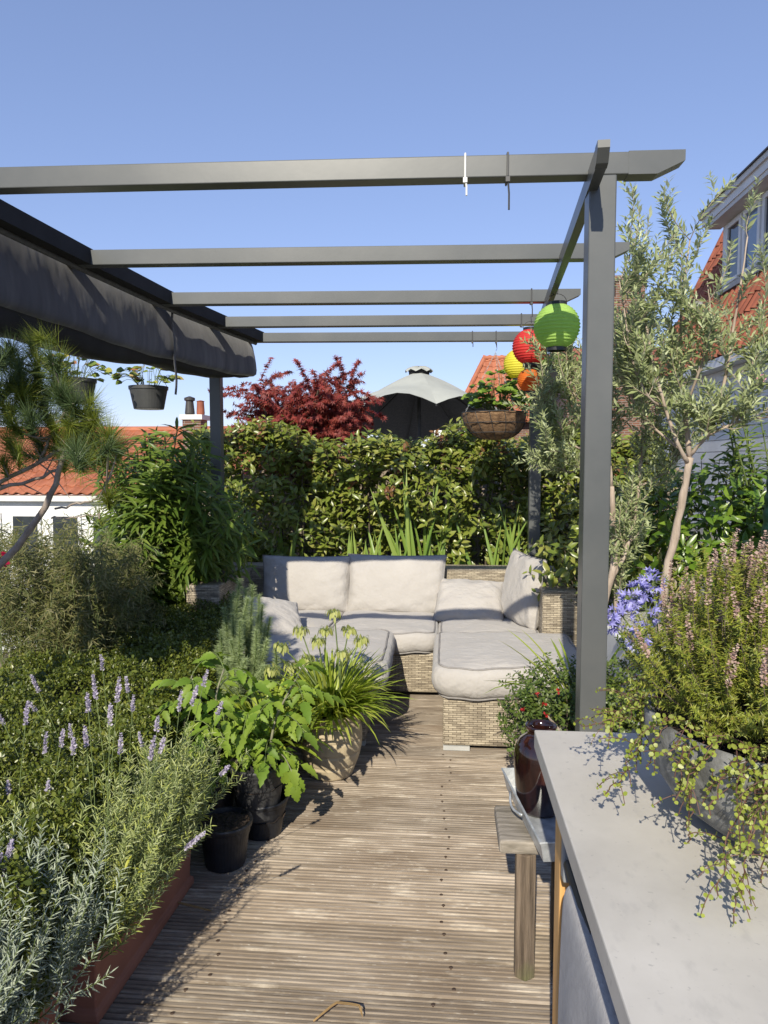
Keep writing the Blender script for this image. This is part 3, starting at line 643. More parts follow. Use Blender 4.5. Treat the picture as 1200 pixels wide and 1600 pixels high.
def rrect(a, b, r, n=14):
    P = []
    for cx, cy, a0 in ((a - r, b - r, 0), (-a + r, b - r, 90), (-a + r, -b + r, 180), (a - r, -b + r, 270)):
        for k in range(n): q = R(a0 + 90 * k / (n - 1)); P.append((cx + r * math.cos(q), cy + r * math.sin(q)))
    out = []
    P = np.array(P); Q = np.vstack([P, P[:1]])
    seg = np.linalg.norm(np.diff(Q, axis=0), axis=1); cum = np.r_[0, np.cumsum(seg)]; s_ = np.linspace(0, cum[-1], 96, endpoint=False)
    return np.stack([np.interp(s_, cum, Q[:, i]) for i in range(2)], 1)
def box_cushion(name, c, w_, d, t, label, cat, rz=0, group=None, bulge=.022, dome=.018, seed=0):
    o = thing(name, c, label, cat, group); c = np.asarray(c, float)
    base = rrect(w_ / 2, d / 2, .075); n = len(base); rings = []
    prof = [(.02, dome), (.25, dome * .97), (.5, dome * .85), (.72, dome * .62), (.87, dome * .3), (.955, -.001), (.985, -.008)]
    for s_, z in prof: rings.append((base * s_, t / 2 + z - .004))
    for q in np.linspace(.12, .88, 7): 
        off = bulge * math.sin(q * math.pi) ** .8; sc_ = np.array([(w_ / 2 + off) / (w_ / 2), (d / 2 + off) / (d / 2)]); rings.append((base * sc_, t / 2 - q * t))
    for s_, z in prof[::-1]: rings.append((base * s_, -t / 2 - z * .2))
    V = []
    for xy, z in rings:
        p = np.column_stack([xy, np.full(n, z)])
        p[:, 2] += wob(np.column_stack([xy * 4 + seed * 3.7, np.full(n, seed)]), .012)
        p[:, :2] *= 1 + wob(np.column_stack([xy * 6 + seed, np.full(n, z * 30)]), .006)[:, None]
        V.append(p)
    V = np.array(V); ca, sa = math.cos(rz), math.sin(rz)
    rot = lambda p: np.column_stack([p[:, 0] * ca - p[:, 1] * sa, p[:, 0] * sa + p[:, 1] * ca, p[:, 2]]) + c + (0, 0, t / 2)
    f = []
    K = len(rings)
    for i in range(K - 1):
        for k in range(n): f.append((i * n + k, i * n + (k + 1) % n, (i + 1) * n + (k + 1) % n, (i + 1) * n + k)[::-1])
    f += [tuple(range(n)), tuple((K - 1) * n + k for k in range(n))[::-1]]
    MB().add(rot(V.reshape(-1, 3)), f).build('cover', M['cushion'], o, smooth=True)
    MB().tube(rot(V[6] + (0, 0, .003)), .0055, 6, True).build('piping', M['piping'], o, smooth=True)
    MB().tube(rot(V[14] - (0, 0, .003)), .0055, 6, True).build('piping', M['piping'], o, smooth=True)
    return o
g = 'seat cushions of the sofa'
box_cushion('seat_cushion', (-1.10, 5.0, .287), .68, .80, .135, 'pale seat cushion at the left end of the sofa', 'cushion', 0, g, seed=1)
box_cushion('seat_cushion', (-.40, 4.985, .287), .67, .82, .135, 'pale seat cushion in the middle of the sofa', 'cushion', 0, g, seed=2)
box_cushion('seat_cushion', (.28, 5.0, .287), .62, .80, .130, 'pale seat cushion at the right end of the sofa', 'cushion', 0, g, seed=3)
g = 'thick cushions on the ottomans'
box_cushion('ottoman_cushion', (.35, 4.13, .287), .78, .80, .165, 'thick pale cushion on the right ottoman', 'cushion', 0, g, .03, .02, 4)
box_cushion('ottoman_cushion', (-.735, 4.15, .287), .80, .80, .165, 'thick pale cushion on the left ottoman behind the flowering pot', 'cushion', .02, g, .035, .02, 5)
def pillow(name, c, w_, h, t, rot, label, seed=0, group=None):
    o = thing(name, c, label, 'cushion', group); N = 31; u = np.linspace(-1, 1, N); U, V_ = np.meshgrid(u, u, indexing='ij')
    x = w_ / 2 * U * (1 - .055 * (1 - V_ ** 2) * np.abs(U) ** 2); y = h / 2 * V_ * (1 - .055 * (1 - U ** 2) * np.abs(V_) ** 2)
    f = ((1 - np.abs(U) ** 2.6) * (1 - np.abs(V_) ** 2.6)).clip(0) ** .42
    Rm = np.array(Euler(rot, 'XYZ').to_matrix())
    rng = np.random.default_rng(seed); s0 = rng.random() * 9
    wr_ = (np.sin(U * 9 + V_ * 4 + s0) * .4 + np.sin(V_ * 13 - U * 7 + s0 * 2) * .3 + np.sin((U + V_) * 17 + s0) * .2) * (f * (1 - f) * 4) * .011
    sagg = -.02 * (1 - V_) * .5 * (1 - U ** 2)
    m_ = MB()
    for sgn in (1, -1):
        z = sgn * (t / 2 * f * (1 + .18 * -V_)) + sgn * wr_
        Pm = np.stack([x, y + sagg, z], -1) @ Rm.T + np.asarray(c)
        m_.grid(Pm if sgn > 0 else Pm[:, ::-1])
    m_.build('cover', M['cushion'], o, smooth=True)
    rim = np.concatenate([[(i, 0) for i in range(N)], [(N - 1, j) for j in range(1, N)], [(i, N - 1) for i in range(N - 2, -1, -1)], [(0, j) for j in range(N - 2, 0, -1)]])
    Pm = np.stack([x, y + sagg, np.zeros_like(x)], -1) @ Rm.T + np.asarray(c)
    MB().tube(Pm[rim[:, 0], rim[:, 1]], .0048, 6, True).build('piping', M['piping'], o, smooth=True)
g = 'loose cushions on the sofa'
pillow('back_cushion', (-1.02, 5.285, .605), .66, .41, .20, (R(76), 0, R(1)), 'upright back cushion on the left, partly in shade', 1, g)
pillow('back_cushion', (-.355, 5.275, .612), .72, .43, .20, (R(74), R(0), R(-1)), 'upright back cushion in the middle of the sofa', 2, g)
pillow('throw_pillow', (.17, 5.13, .525), .48, .40, .16, (R(36), R(2), R(-4)), 'flat pale pillow lying between middle back cushion and right pillow', 3, g)
pillow('throw_pillow', (.525, 4.97, .645), .46, .47, .17, (R(82), R(3), R(-68)), 'pale pillow standing against the right armrest', 4, g)
pillow('throw_pillow', (-1.06, 4.44, .525), .36, .34, .15, (R(34), R(12), R(30)), 'crumpled pale pillow behind the grey green spiky plant', 5, g)
# ================================================================ BACKGROUND BUILDINGS
def pantile_mesh(name, matl, wd=.25, ln=.36):
    n = 7; P = []
    xs = np.linspace(0, wd * 1.12, n); prof = .028 * np.sin(xs / wd * 2 * math.pi + .6)
    top = [[(x, y, z + zo) for x, z in zip(xs, prof)] for y, zo in ((0, .032), (ln * 1.1, .004))]
    m_ = MB(); m_.grid(top); m_.add([(x, 0, z + .012) for x, z in zip(xs, prof)] + [(x, 0, z + .032) for x, z in zip(xs, prof)], [(i, i + 1, n + i + 1, n + i) for i in range(n - 1)])
    return m_.mesh(name, matl, smooth=True)
def tiles(parent, o, u, v, cols, rows, matl, ind=lambda i, j: True, wd=.25, ln=.36, skip=None, seed=0):
    """pantiles on the slope with origin o, u along the eave, v up the slope"""
    me = pantile_mesh('tile', matl, wd, ln); u = nrm(np.asarray(u, float)); v = nrm(np.asarray(v, float)); n = np.cross(u, v); off = WL[parent.name]; k = 0
    rng = np.random.default_rng(seed); MV = np.array([q.co[:] for q in me.vertices]); MF = [tuple(p.vertices) for p in me.polygons]; rest = MB()
    for j in range(rows):
        for i in range(cols):
            p = np.asarray(o) + u * i * wd + v * j * ln + n * rng.uniform(0, .008)
            if skip and skip(p): continue
            if ind(i, j) and k < 300:
                k += 1; ob = bpy.data.objects.new('tile', me); COL.objects.link(ob); ob.parent = parent
                ob.matrix_basis = Matrix([[u[r], v[r], n[r], p[r] - off[r]] for r in range(3)] + [[0, 0, 0, 1]]); WL[ob.name] = p
            else: rest.add(p + MV[:, :1] * u + MV[:, 1:2] * v + MV[:, 2:3] * n, MF)
    if rest.v: rest.build('tile_field', matl, parent, smooth=True, kind='stuff')
# ---- house on the right with dormer
hs_ = thing('dormer_house', (6.5, 13, -6), 'white boarded house on the right with orange tiled roof and dormer windows', 'house')
EX, EZ = 4.5, 3.22; Y0, Y1 = 7.6, 17.0
sl = nrm(np.array([1.43, 0, 3.03]))
MB().box((EX + .25, Y0, -6), (9, Y1, EZ)).build('wall', M['offwhite'], hs_, loc=(EX, Y0, -6))
for k in range(14): MB().box((EX + .22, Y0 - .01, EZ - .35 - k * .2), (EX + .247, Y1 + .01, EZ - .165 - k * .2)).build('cladding_board', M['offwhite'], hs_)
MB().box((EX - .02, Y0 - .1, EZ - .16), (EX + .23, Y1 + .1, EZ - .005)).build('gutter', M['white'], hs_)
MB().box((EX + .2, 9.7, .9), (EX + .222, 10.75, 2.66)).build('door_opening', M['glass'], hs_)
MB().box((EX + .19, 10.77, .8), (EX + .225, 10.9, 2.78)).build('door_frame', M['white'], hs_)
m_ = MB(); top = np.array([EX, 0, EZ]) + sl * 4.6
m_.add([(EX, Y0, EZ), (EX, Y1, EZ), (top[0], Y1, top[2]), (top[0], Y0, top[2]), (9, Y1, EZ), (9, Y0, EZ)], [(0, 1, 2, 3), (1, 4, 2), (0, 3, 5), (2, 4, 5, 3)])
rf = m_.build('roof', M['roof_old'], hs_)
DX = 5.2
def in_dormer(p): return p[0] > DX - .12 and p[1] < 14.95
tiles(rf, (EX, Y1, EZ + .01), (0, -1, 0), sl, 37, 12, M['roof_old'], lambda i, j: True, skip=in_dormer)
MB().bar((EX, Y1 + .03, EZ), tuple(top + (0, Y1 + .03, .02)), .06, .1).build('verge', M['roof_old'], rf)
dm = MB().box((DX, 8.0, 4.72), (8.2, 14.75, 5.98)).build('dormer', M['white'], hs_)
MB().box((DX - .30, 7.9, 6.0), (8.3, 15.05, 6.14)).build('dormer_fascia', M['white'], dm)
MB().box((DX - .34, 7.88, 6.142), (8.3, 15.09, 6.24)).build('dormer_gutter', M['offwhite'], dm)
MB().box((DX - .37, 7.86, 6.242), (8.3, 15.12, 6.27)).build('dormer_roof_edge', M['dark_trim'], dm)
MB().box((DX - .28, 7.9, 5.92), (DX - .002, 14.9, 5.998)).build('dormer_soffit', M['offwhite'], dm)
MB().box((DX - .10, 7.95, 4.62), (DX + .02, 14.85, 4.715)).build('flashing', M['zinc'], dm)
yy = 14.45; k = 0
while yy > 9.0:
    wn_ = MB(); a, b = yy - .62, yy
    for lo, hi in (((DX - .05, a - .05, 4.80), (DX - .002, a + .05, 5.86)), ((DX - .05, b - .05, 4.80), (DX - .002, b + .05, 5.86)), ((DX - .05, a + .051, 5.78), (DX - .002, b - .051, 5.86)), ((DX - .06, a + .051, 4.76), (DX - .002, b - .051, 4.83))): wn_.box(lo, hi)
    wo = wn_.build('window', M['white'], hs_, bevel=.006)
    MB().box((DX - .016, a + .052, 4.832), (DX - .004, b - .052, 5.778)).build('pane', M['glass'] if k % 2 == 0 else simple('sky blue glass', (.10, .16, .24), (.14, .2, .28), 2, .08, spec=.8), wo)
    yy -= .80; k += 1
MB().box((5.0, 15.6, 4.62), (5.35, 16.3, 4.72), 0).build('roof_light', M['zinc'], rf)
# ---- brick chimney house behind
ch = thing('chimney_house', (6.0, 24, -6), 'brick house behind the olive tree with wide brick chimney', 'house')
MB().box((3.4, 21.5, -6), (10, 27, 4.3)).build('wall', M['brick'], ch, uv=True, loc=(5, 22, -6))
m_ = MB(); m_.add([(3.2, 21.3, 4.3), (10.2, 21.3, 4.3), (10.2, 27.2, 4.3), (3.2, 27.2, 4.3), (3.4, 24.2, 5.1), (10, 24.2, 5.1)], [(0, 1, 5, 4), (2, 3, 4, 5), (0, 4, 3), (1, 2, 5)])
rf = m_.build('roof', M['roof_old'], ch)
cm = MB().box((4.62, 21.9, 4.2), (5.62, 22.6, 6.2)).build('chimney', M['brick'], ch, uv=True)
MB().box((4.58, 21.86, 6.62), (5.66, 22.64, 6.78)).build('chimney_cap', M['brick'], cm, uv=True)
for k in range(6): MB().box((4.62 + k * .176, 21.9, 6.2), (4.62 + k * .176 + .12 - .0, 22.0, 6.62)).build('vent_pier', M['brick'], cm, uv=True)
MB().box((4.7, 22.05, 6.2), (5.6, 22.5, 6.615)).build('flue', M['dark_trim'], cm)
# ---- far hipped roof in the middle
fh = thing('hipped_roof_house', (4.5, 30, -6), 'far house with bright orange hipped tile roof behind the lanterns', 'house')
MB().box((1.9, 29, -6), (9, 37, 3.1)).build('wall', M['brick'], fh, uv=True, loc=(3, 30, -6))
a = np.array([.55, 28.6, 3.0]); r0 = np.array([1.15, 31.0, 5.75]); vv = r0 - a; 
m_ = MB(); m_.add([(.25, 28.6, 3.0), (9.2, 28.6, 3.0), (9.2, 31.2, 5.70), (1.55, 31.2, 5.70), (.25, 36, 3.0), (9.2, 36, 3.0)], [(0, 1, 2, 3), (0, 3, 4), (2, 5, 4, 3), (0, 4, 5, 1)])
rf = m_.build('roof', M['roof_tile'], fh)
sv = np.array([0, 2.6, 2.7]); sn = nrm(np.cross((1, 0, 0), sv))
tiles(rf, (.25, 28.6, 3.02), (1, 0, 0), sv, 26, 11, M['roof_tile'], lambda i, j: False, skip=lambda p: p[0] < .25 + (p[1] - 28.6) / 2.6 * 1.3 - .05, seed=4)
MB().tube([(.25, 28.58, 3.06), (1.55, 31.2, 5.78)], .09, 8).build('hip_ridge', M['roof_tile'], rf)
MB().tube([(1.55, 31.2, 5.78), (9, 31.2, 5.78)], .09, 8).build('ridge', M['roof_tile'], rf)
# ---- left house
lh = thing('white_house', (-9, 17, -6), 'white house with orange pantile roof beyond the pine and oleander', 'house')
MB().box((-17, 16, -6), (-4.6, 22, .74)).build('wall', M['white'], lh, loc=(-9, 17, -6))
MB().box((-17.1, 15.82, .60), (-4.5, 15.998, .76)).build('gutter', M['offwhite'], lh)
m_ = MB(); m_.add([(-17.2, 15.8, .74), (-4.4, 15.8, .74), (-4.4, 19, 2.28), (-17.2, 19, 2.28), (-17.2, 22.2, .74), (-4.4, 22.2, .74)], [(0, 1, 2, 3), (3, 2, 5, 4), (0, 3, 4), (1, 5, 2)])
rf = m_.build('roof', M['roof_tile'], lh)
tiles(rf, (-10.4, 15.78, .76), (1, 0, 0), (0, 3.2, 1.54), 24, 10, M['roof_tile'], lambda i, j: True, seed=6)
MB().tube([(-17.2, 19, 2.32), (-4.4, 19, 2.32)], .1, 8).build('ridge', M['roof_tile'], rf)
for k in range(12):
    x = -15.6 + k * .95
    wo = MB().box((x, 15.95, -.95), (x + .72, 15.997, .32)).build('window', M['white'], lh)
    MB().box((x + .07, 15.94, -.88), (x + .65, 15.949, .25)).build('pane', M['glass'], wo)
cm = MB().box((-6.35, 17.4, 1.2), (-5.9, 17.9, 2.5)).build('chimney', M['brick'], lh, uv=True)
MB().box((-6.4, 17.35, 2.502), (-5.85, 17.95, 2.62)).build('chimney_cap', M['offwhite'], cm)
MB().lathe([(.10, 0), (.12, .05), (.09, .34), (.13, .36), (.13, .42), (.02, .46)], (-6.25, 17.65, 2.62), 14).build('chimney_pot', M['dark_trim'], cm)
MB().lathe([(.09, 0), (.10, .05), (.085, .32), (.10, .34), (.02, .36)], (-5.98, 17.65, 2.62), 14).build('chimney_pot', M['roof_old'], cm)
# ---- neighbour's terrace wall and parasol
nw = thing('parapet_wall', (0, 9.4, -6), 'neighbour terrace wall with pale coping below the parasol', 'wall')
MB().box((-.1, 9.2, -6), (.55, 9.45, 1.80)).build('wall', M['brick'], nw, uv=True, loc=(0, 9.3, -6))
MB().box((-.15, 9.14, 1.802), (.6, 9.5, 1.88)).build('coping', M['white'], nw, bevel=.01)
MB().box((-2.4, 9.46, -6), (3.5, 14.5, .6)).build('neighbour_terrace', M['roofing'], None, loc=(0, 12, -6))['kind'] = 'structure'
pr_ = PY(655, 577, 10.6); ps = thing('parasol', (pr_[0], 10.6, .6), 'grey green parasol with draped valance beyond the hedge', 'parasol')
ap = np.array([pr_[0], 10.6, pr_[2]])
NS = 8; rad = 1.33; zrim = -.80; segs = 6
for k in range(NS):
    a0 = k * 6.2832 / NS + .2; a1 = a0 + 6.2832 / NS; P = []
    for t in np.linspace(.07, 1, 12):
        row = []
        for s_ in np.linspace(0, 1, segs + 1):
            a = a0 + (a1 - a0) * s_; rr = rad * t * (1 - (1 - math.cos(math.pi / NS)) * math.sin(s_ * math.pi))
            sag = .05 * math.sin(s_ * math.pi) * t + .10 * math.sin(t * math.pi) * .35
            row.append(ap + (rr * math.cos(a), rr * math.sin(a), -.05 + zrim * t ** 1.25 * 1.0 + sag * .2 + (.16 * math.sin(s_ * math.pi) * max(0, t - .55) / .45) - .2 * rr * math.sin(a)))
        P.append(row)
    MB().grid(P).build('canopy_panel', M['parasol'], ps, smooth=True)
    MB().grid([[q_ - np.array([0, 0, .008]) - (q_ - ap) * .004 for q_ in row] for row in P]).build('underside_shade', M['canopy_light'], ps, smooth=True)  # dark sheet added under each panel, colouring in the parasol's shaded underside
    MB().tube([ap + (.05 * math.cos(a0), .05 * math.sin(a0), -.08), ap + (rad * math.cos(a0), rad * math.sin(a0), zrim - .07 - .2 * rad * math.sin(a0))], .012, 5).build('rib', M['dark_metal'], ps)
P = [[ap + (rr * math.cos(a), rr * math.sin(a), zz + .018 * math.sin(a * 8)) for a in np.linspace(0, 6.2832, 33)] for rr, zz in ((.02, .03), (.10, .022), (.16, .0), (.20, -.03))]
MB().grid(P).build('vent_cap', M['parasol'], ps, smooth=True)
MB().lathe([(.14, -.12), (.15, -.03)], ap, 16).build('vent_gap', M['canopy_black'], ps)
MB().tube([(ap[0], ap[1], .6), ap + (0, 0, .04)], .028, 10).build('pole', M['dark_metal'], ps)
MB().lathe([(.001, .0), (.3, 0), (.3, .05), (.05, .09), (.04, .3)], (ap[0], ap[1], .6), 20).build('base', M['concrete'], ps)

# ================================================================ COUNTER, STOOL, VASE
CZ = .9
ct = thing('concrete_table', (.55, 1.0, 0), 'grey concrete topped outdoor counter on a timber frame, right foreground', 'counter')
MB().box((.2, .25, CZ - .042), (.98, 1.634, CZ)).build('concrete_top', M['concrete'], ct, bevel=.003)
for x, y in ((.262, 1.50), (.262, .40), (.9, 1.50), (.9, .40)): MB().box((x - .0275, y - .035, .0), (x + .0275, y + .035, CZ - .0435)).build('leg', M['pine_wood'], ct, bevel=.004, loc=(x, y, .4))
MB().box((.275, .437, CZ - .14), (.30, 1.463, CZ - .0435)).build('rail', M['grey_wood'], ct, bevel=.003)
MB().box((.285, 1.488, CZ - .14), (.87, 1.512, CZ - .0435)).build('rail', M['pine_wood'], ct, bevel=.003)
MB().box((.29, .437, .1), (.31, 1.463, .2)).build('lower_rail', M['pine_wood'], ct)
for k in range(5): MB().box((.315, .44, .105 + k * .13), (.33, 1.46, .225 + k * .13)).build('slat', M['grey_wood'], ct)
MB().tube([(.235, .58, .742), (.235, 1.36, .742)], .011, 10).build('towel_bar', M['dark_metal'], ct, smooth=True)
for y in (.6, 1.34): MB().tube([(.235, y, .742), (.285, y, .775)], .008, 8).build('bar_bracket', M['dark_metal'], ct)
MB().box((.226, 1.37, .70), (.272, 1.40, .80)).build('bar_plate', M['zinc'], ct, bevel=.003)
tw = thing('towel', (.235, 1.0, .45), 'folded grey towel hanging from the counter rail', 'towel')
ys = np.linspace(.62, 1.29, 26); P = []
for zz, xo in [(.44, -.018), (.52, -.019), (.6, -.018), (.68, -.0165), (.735, -.0155), (.752, -.010), (.757, 0), (.752, .010), (.735, .0155), (.66, .017), (.58, .018)]:
    P.append([(.235 + xo * 1.5 + (.004 * math.sin(y * 21) - .006 * (1 if xo < 0 else 0)) * np.clip((.74 - zz) * 6, 0, 1), y + .006 * math.sin(zz * 20), zz + .01 * math.sin(y * 3)) for y in ys])
o = MB().grid(P).build('cloth', M['cloth'], tw, smooth=True); md = o.modifiers.new('solid', 'SOLIDIFY'); md.thickness = .011; md.offset = 1
o.modifiers.new('sub', 'SUBSURF').levels = 1
# stool
st = thing('wooden_stool', (.27, 2.26, 0), 'weathered wooden stool beside the counter, carrying a metal tray', 'stool')
MB().box((.158, 2.06, .375), (.395, 2.285, .415), R(0)).build('seat', M['stool_top'], st, bevel=.008)
for x, y in ((.236, 2.09), (.252, 2.25), (.352, 2.09), (.352, 2.165)):
    a = np.array([x, y]); m_ = MB(); V = []
    for z, s_ in ((0, 1), (.374, 1)):
        for k in range(6): q = R(60 * k + 30 - 60); V.append((x + .033 * math.cos(q), y + .037 * math.sin(q), z))
    m_.add(V, [tuple(range(6))[::-1], tuple(range(6, 12))] + [(k, (k + 1) % 6, 6 + (k + 1) % 6, 6 + k) for k in range(6)]); m_.build('leg', M['stool'], st, bevel=.003, loc=(x, y, 0))
MB().bar((.236, 2.12, .34), (.236, 2.22, .34), .03, .05).build('stretcher', M['stool'], st)
tr = thing('metal_tray', (.29, 2.25, .416), 'galvanised metal tray with ring handle on the stool', 'tray')
m_ = MB(); rz = R(8); cx, cy = .312, 2.185
def rp(x, y, z): return (cx + x * math.cos(rz) - y * math.sin(rz), cy + x * math.sin(rz) + y * math.cos(rz), z)
a, b, zt, zb = .088, .24, .478, .418
V = [rp(x * k, y * k2, z) for z, k, k2 in ((zb, .86, .94), (zt, 1, 1), (zt, .985, .99), (zb + .004, .845, .93)) for x, y in ((-a, -b), (a, -b), (a, b), (-a, b))]
m_.add(V, [(3, 2, 1, 0)] + [(r_ * 4 + i, r_ * 4 + (i + 1) % 4, r_ * 4 + 4 + (i + 1) % 4, r_ * 4 + 4 + i) for r_ in range(3) for i in range(4)] + [(12, 13, 14, 15)])
m_.build('body', M['galv'], tr)
MB().tube([rp(x, y, zt) for x, y in ((-a, -b), (a, -b), (a, b), (-a, b))], .004, 6, True).build('rolled_rim', M['galv'], tr)
t = np.linspace(-1, 1, 11)
MB().tube([rp(-a - .004 - .014 * math.cos(q * 1.5), .02 + q * .075, zt - .012 - .012 * math.cos(q * 1.5)) for q in t], .004, 6).build('handle', M['galv'], tr, smooth=True)
vs = thing('glazed_vase', (.292, 2.27, .424), 'dark brown glazed jar standing in the metal tray', 'vase')
pf = [(.001, 0), (.062, 0), (.068, .01), (.075, .06), (.081, .13), (.082, .17), (.077, .20), (.064, .222), (.046, .235), (.040, .243), (.041, .25), (.047, .258), (.049, .265), (.045, .268), (.036, .26), (.034, .24), (.04, .2)]
MB().lathe(pf, (.296, 2.25, .4235), 48).build('body', M['vase'], vs, smooth=True)
# dark bag/strap bit under the counter
# ================================================================ HEATHER BOWL
rng = np.random.default_rng(11)
hc = np.array([.59, 1.23, CZ + .002]); hp = thing('heather_bowl', hc, 'grey stone bowl of fading heather and trailing round leaved creeper on the counter', 'planter')
MB().lathe([(.001, 0), (.135, 0), (.158, .005), (.205, .04), (.235, .085), (.25, .14), (.252, .175), (.245, .18), (.235, .175), (.23, .14)], hc, 56).build('bowl', M['stone_bowl'], hp, smooth=True)
MB().lathe([(.001, .16), (.236, .15)], hc, 32).build('soil', M['soil'], hp)
lv = Leaves('needle', 1); fl = Leaves('rhomb', 2); stm = MB()
for i in range(420):
    a = rng.random() * 6.283; e = rng.random() ** .55; base = hc + (.15 * e * math.cos(a), .15 * e * math.sin(a), .155)
    tip = base + np.array([math.cos(a) * .125 * e, math.sin(a) * .16 * e, .30 - .20 * e * e]) * rng.uniform(.75, 1.12) + rng.normal(0, .012, 3)
    pts = curve(base, tip, (math.cos(a) * .03, math.sin(a) * .03, -.01 + .03 * e), 7); stm.tube(pts, np.linspace(.0018, .0007, 7), 4)
    # bottlebrush foliage on side shoots
    for s_ in range(5):
        p, d = along(pts, [rng.uniform(.25, .97)]); q = p[0]; dd = nrm(d[0] + rng.normal(0, .35, 3)); sp = np.array([q, q + dd * rng.uniform(.04, .075)])
        leafy(lv, sp, rng, .0026, 2, .010, .30, .75, .0, .2, .3)
    leafy(lv, pts, rng, .0042, 2, .011, .28, .75, .35, .2, .3)
    if rng.random() < .6 and tip[2] > hc[2] + .27:
        d = nrm(pts[-1] - pts[-2]); sp = np.array([pts[-1] - d * .01, pts[-1] + d * rng.uniform(.025, .05) + rng.normal(0, .004, 3)])
        leafy(fl, sp, rng, .003, 3, .0062, .85, .8, 0, .2, .5, .35)
stm.build('twigs', M['dark_bark'], hp, kind='stuff'); lv.emit(hp, L['heather']); fl.emit(hp, L['heather_fl'], rest='flower_spikes')
# creeper
mu = Leaves('round', 3); stm = MB()
def creep(pts, n=8, k=1.0):
    pts = np.asarray(pts); t = np.linspace(0, 1, len(pts)); tt = np.linspace(0, 1, 24)
    P = np.stack([np.interp(tt, t, pts[:, i]) for i in range(3)], 1); P[1:-1] = (P[:-2] + 2 * P[1:-1] + P[2:]) / 4
    P += rng.normal(0, .003, P.shape); stm.tube(P, .001, 5); leafy(mu, P, rng, .0105 * k, 2, .0088, .95, .85, .25, .6, .5, .3)
    for j in range(n):
        q, d = along(P, [rng.uniform(.35, .95)]); e_ = q[0] + nrm(d[0] + rng.normal(0, .8, 3) * (1, 1, .5)) * rng.uniform(.03, .08); e_[2] = max(e_[2], CZ + .006)
        sp = curve(q[0], e_, (0, 0, .008), 5); stm.tube(sp, .0007, 4); leafy(mu, sp, rng, .0095 * k, 2, .0082, .95, .85, .2, .6, .5, .3)
for tip, z1 in (((945, 1245), .06), ((1000, 1190), .05), ((1145, 1440), .012), ((1120, 1395), .03), ((1200, 1330), .03), ((960, 1120), .13), ((1080, 1180), .10), ((1075, 1320), .03), ((1165, 1290), .08), ((1000, 1125), .14), ((905, 1132), .12), ((1190, 1380), .02), ((1060, 1240), .10)):
    e_ = PZ(*tip, CZ + z1); d = e_[:2] - hc[:2]; dd = d / np.linalg.norm(d)
    s0 = np.array([*(hc[:2] + dd * .19), hc[2] + .17]); s1 = np.array([*(hc[:2] + dd * .265), hc[2] + .175])
    md_ = (s1 + e_) / 2; md_[2] = max((s1[2] + e_[2]) / 2 - .02, CZ + .02); creep([s0, s1, md_, e_], 7)
for k in range(30):
    a = rng.uniform(2.2, 5.6); s0 = hc + (.17 * math.cos(a), .17 * math.sin(a), .17); L_ = rng.uniform(.04, .12)
    creep([s0, s0 + (.08 * math.cos(a), .08 * math.sin(a), .03), s0 + ((.1 + L_ * .3) * math.cos(a + rng.normal(0, .2)), (.1 + L_ * .3) * math.sin(a), .02 - L_ * rng.uniform(0, 1.1))], 2)
stm.build('creeper_stems', M['stem_red'], hp, kind='stuff'); mu.emit(hp, L['muehl'], 300)

# ================================================================ POTS AND TROUGHS ON THE DECK
def plastic_pot(c, r, h, label, matl=M['black_plastic'], soil=.75, group='black plastic plant pots'):
    o = thing('plant_pot', c, label, 'plant pot', group)
    MB().lathe([(.001, 0), (r * .72, 0), (r * .74, .006), (r * .9, h * .72), (r * .93, h * .73), (r * .95, h * .86), (r * 1.0, h * .87), (r * 1.02, h * .9), (r * 1.04, h * .97), (r * 1.02, h), (r * .96, h), (r * .93, h * .9), (r * .86, h * .55)], c, 44).build('pot', matl, o, smooth=False, bevel=0)
    n = 24; a = np.linspace(0, 6.2832, n, endpoint=False); rg = np.random.default_rng(int(r * 1e4))
    P = [[(c[0] + r * .92 * k * math.cos(q), c[1] + r * .92 * k * math.sin(q), c[2] + h * soil + rg.normal(0, .004)) for q in a] for k in (1, .75, .5, .25, .02)]
    P = [row + row[:1] for row in P]; MB().grid(P).build('soil', M['soil'], o)
    return o
pot_small = plastic_pot(np.array([-.815, 2.60, 0]), .100, .168, 'small black pot of bare soil at the front of the pots', soil=.9)
plastic_pot(np.array([-.735, 2.84, 0]), .105, .15, 'black pot nested under the tomato pot', soil=.5)
tp = plastic_pot(np.array([-.745, 2.82, .085]), .112, .215, 'grey black pot with a tomato plant, stacked in another pot', simple('worn black plastic', (.03, .03, .031), (.045, .045, .046), 9, .5), .6)
tp['category'] = 'tomato plant'; tp['group'] = 'tomato plants'
tp2 = plastic_pot(np.array([-.955, 2.83, 0]), .12, .27, 'black pot with a leafy tomato plant, behind the lavender trough', soil=.85)
tp2['category'] = 'tomato plant'; tp2['group'] = 'tomato plants'
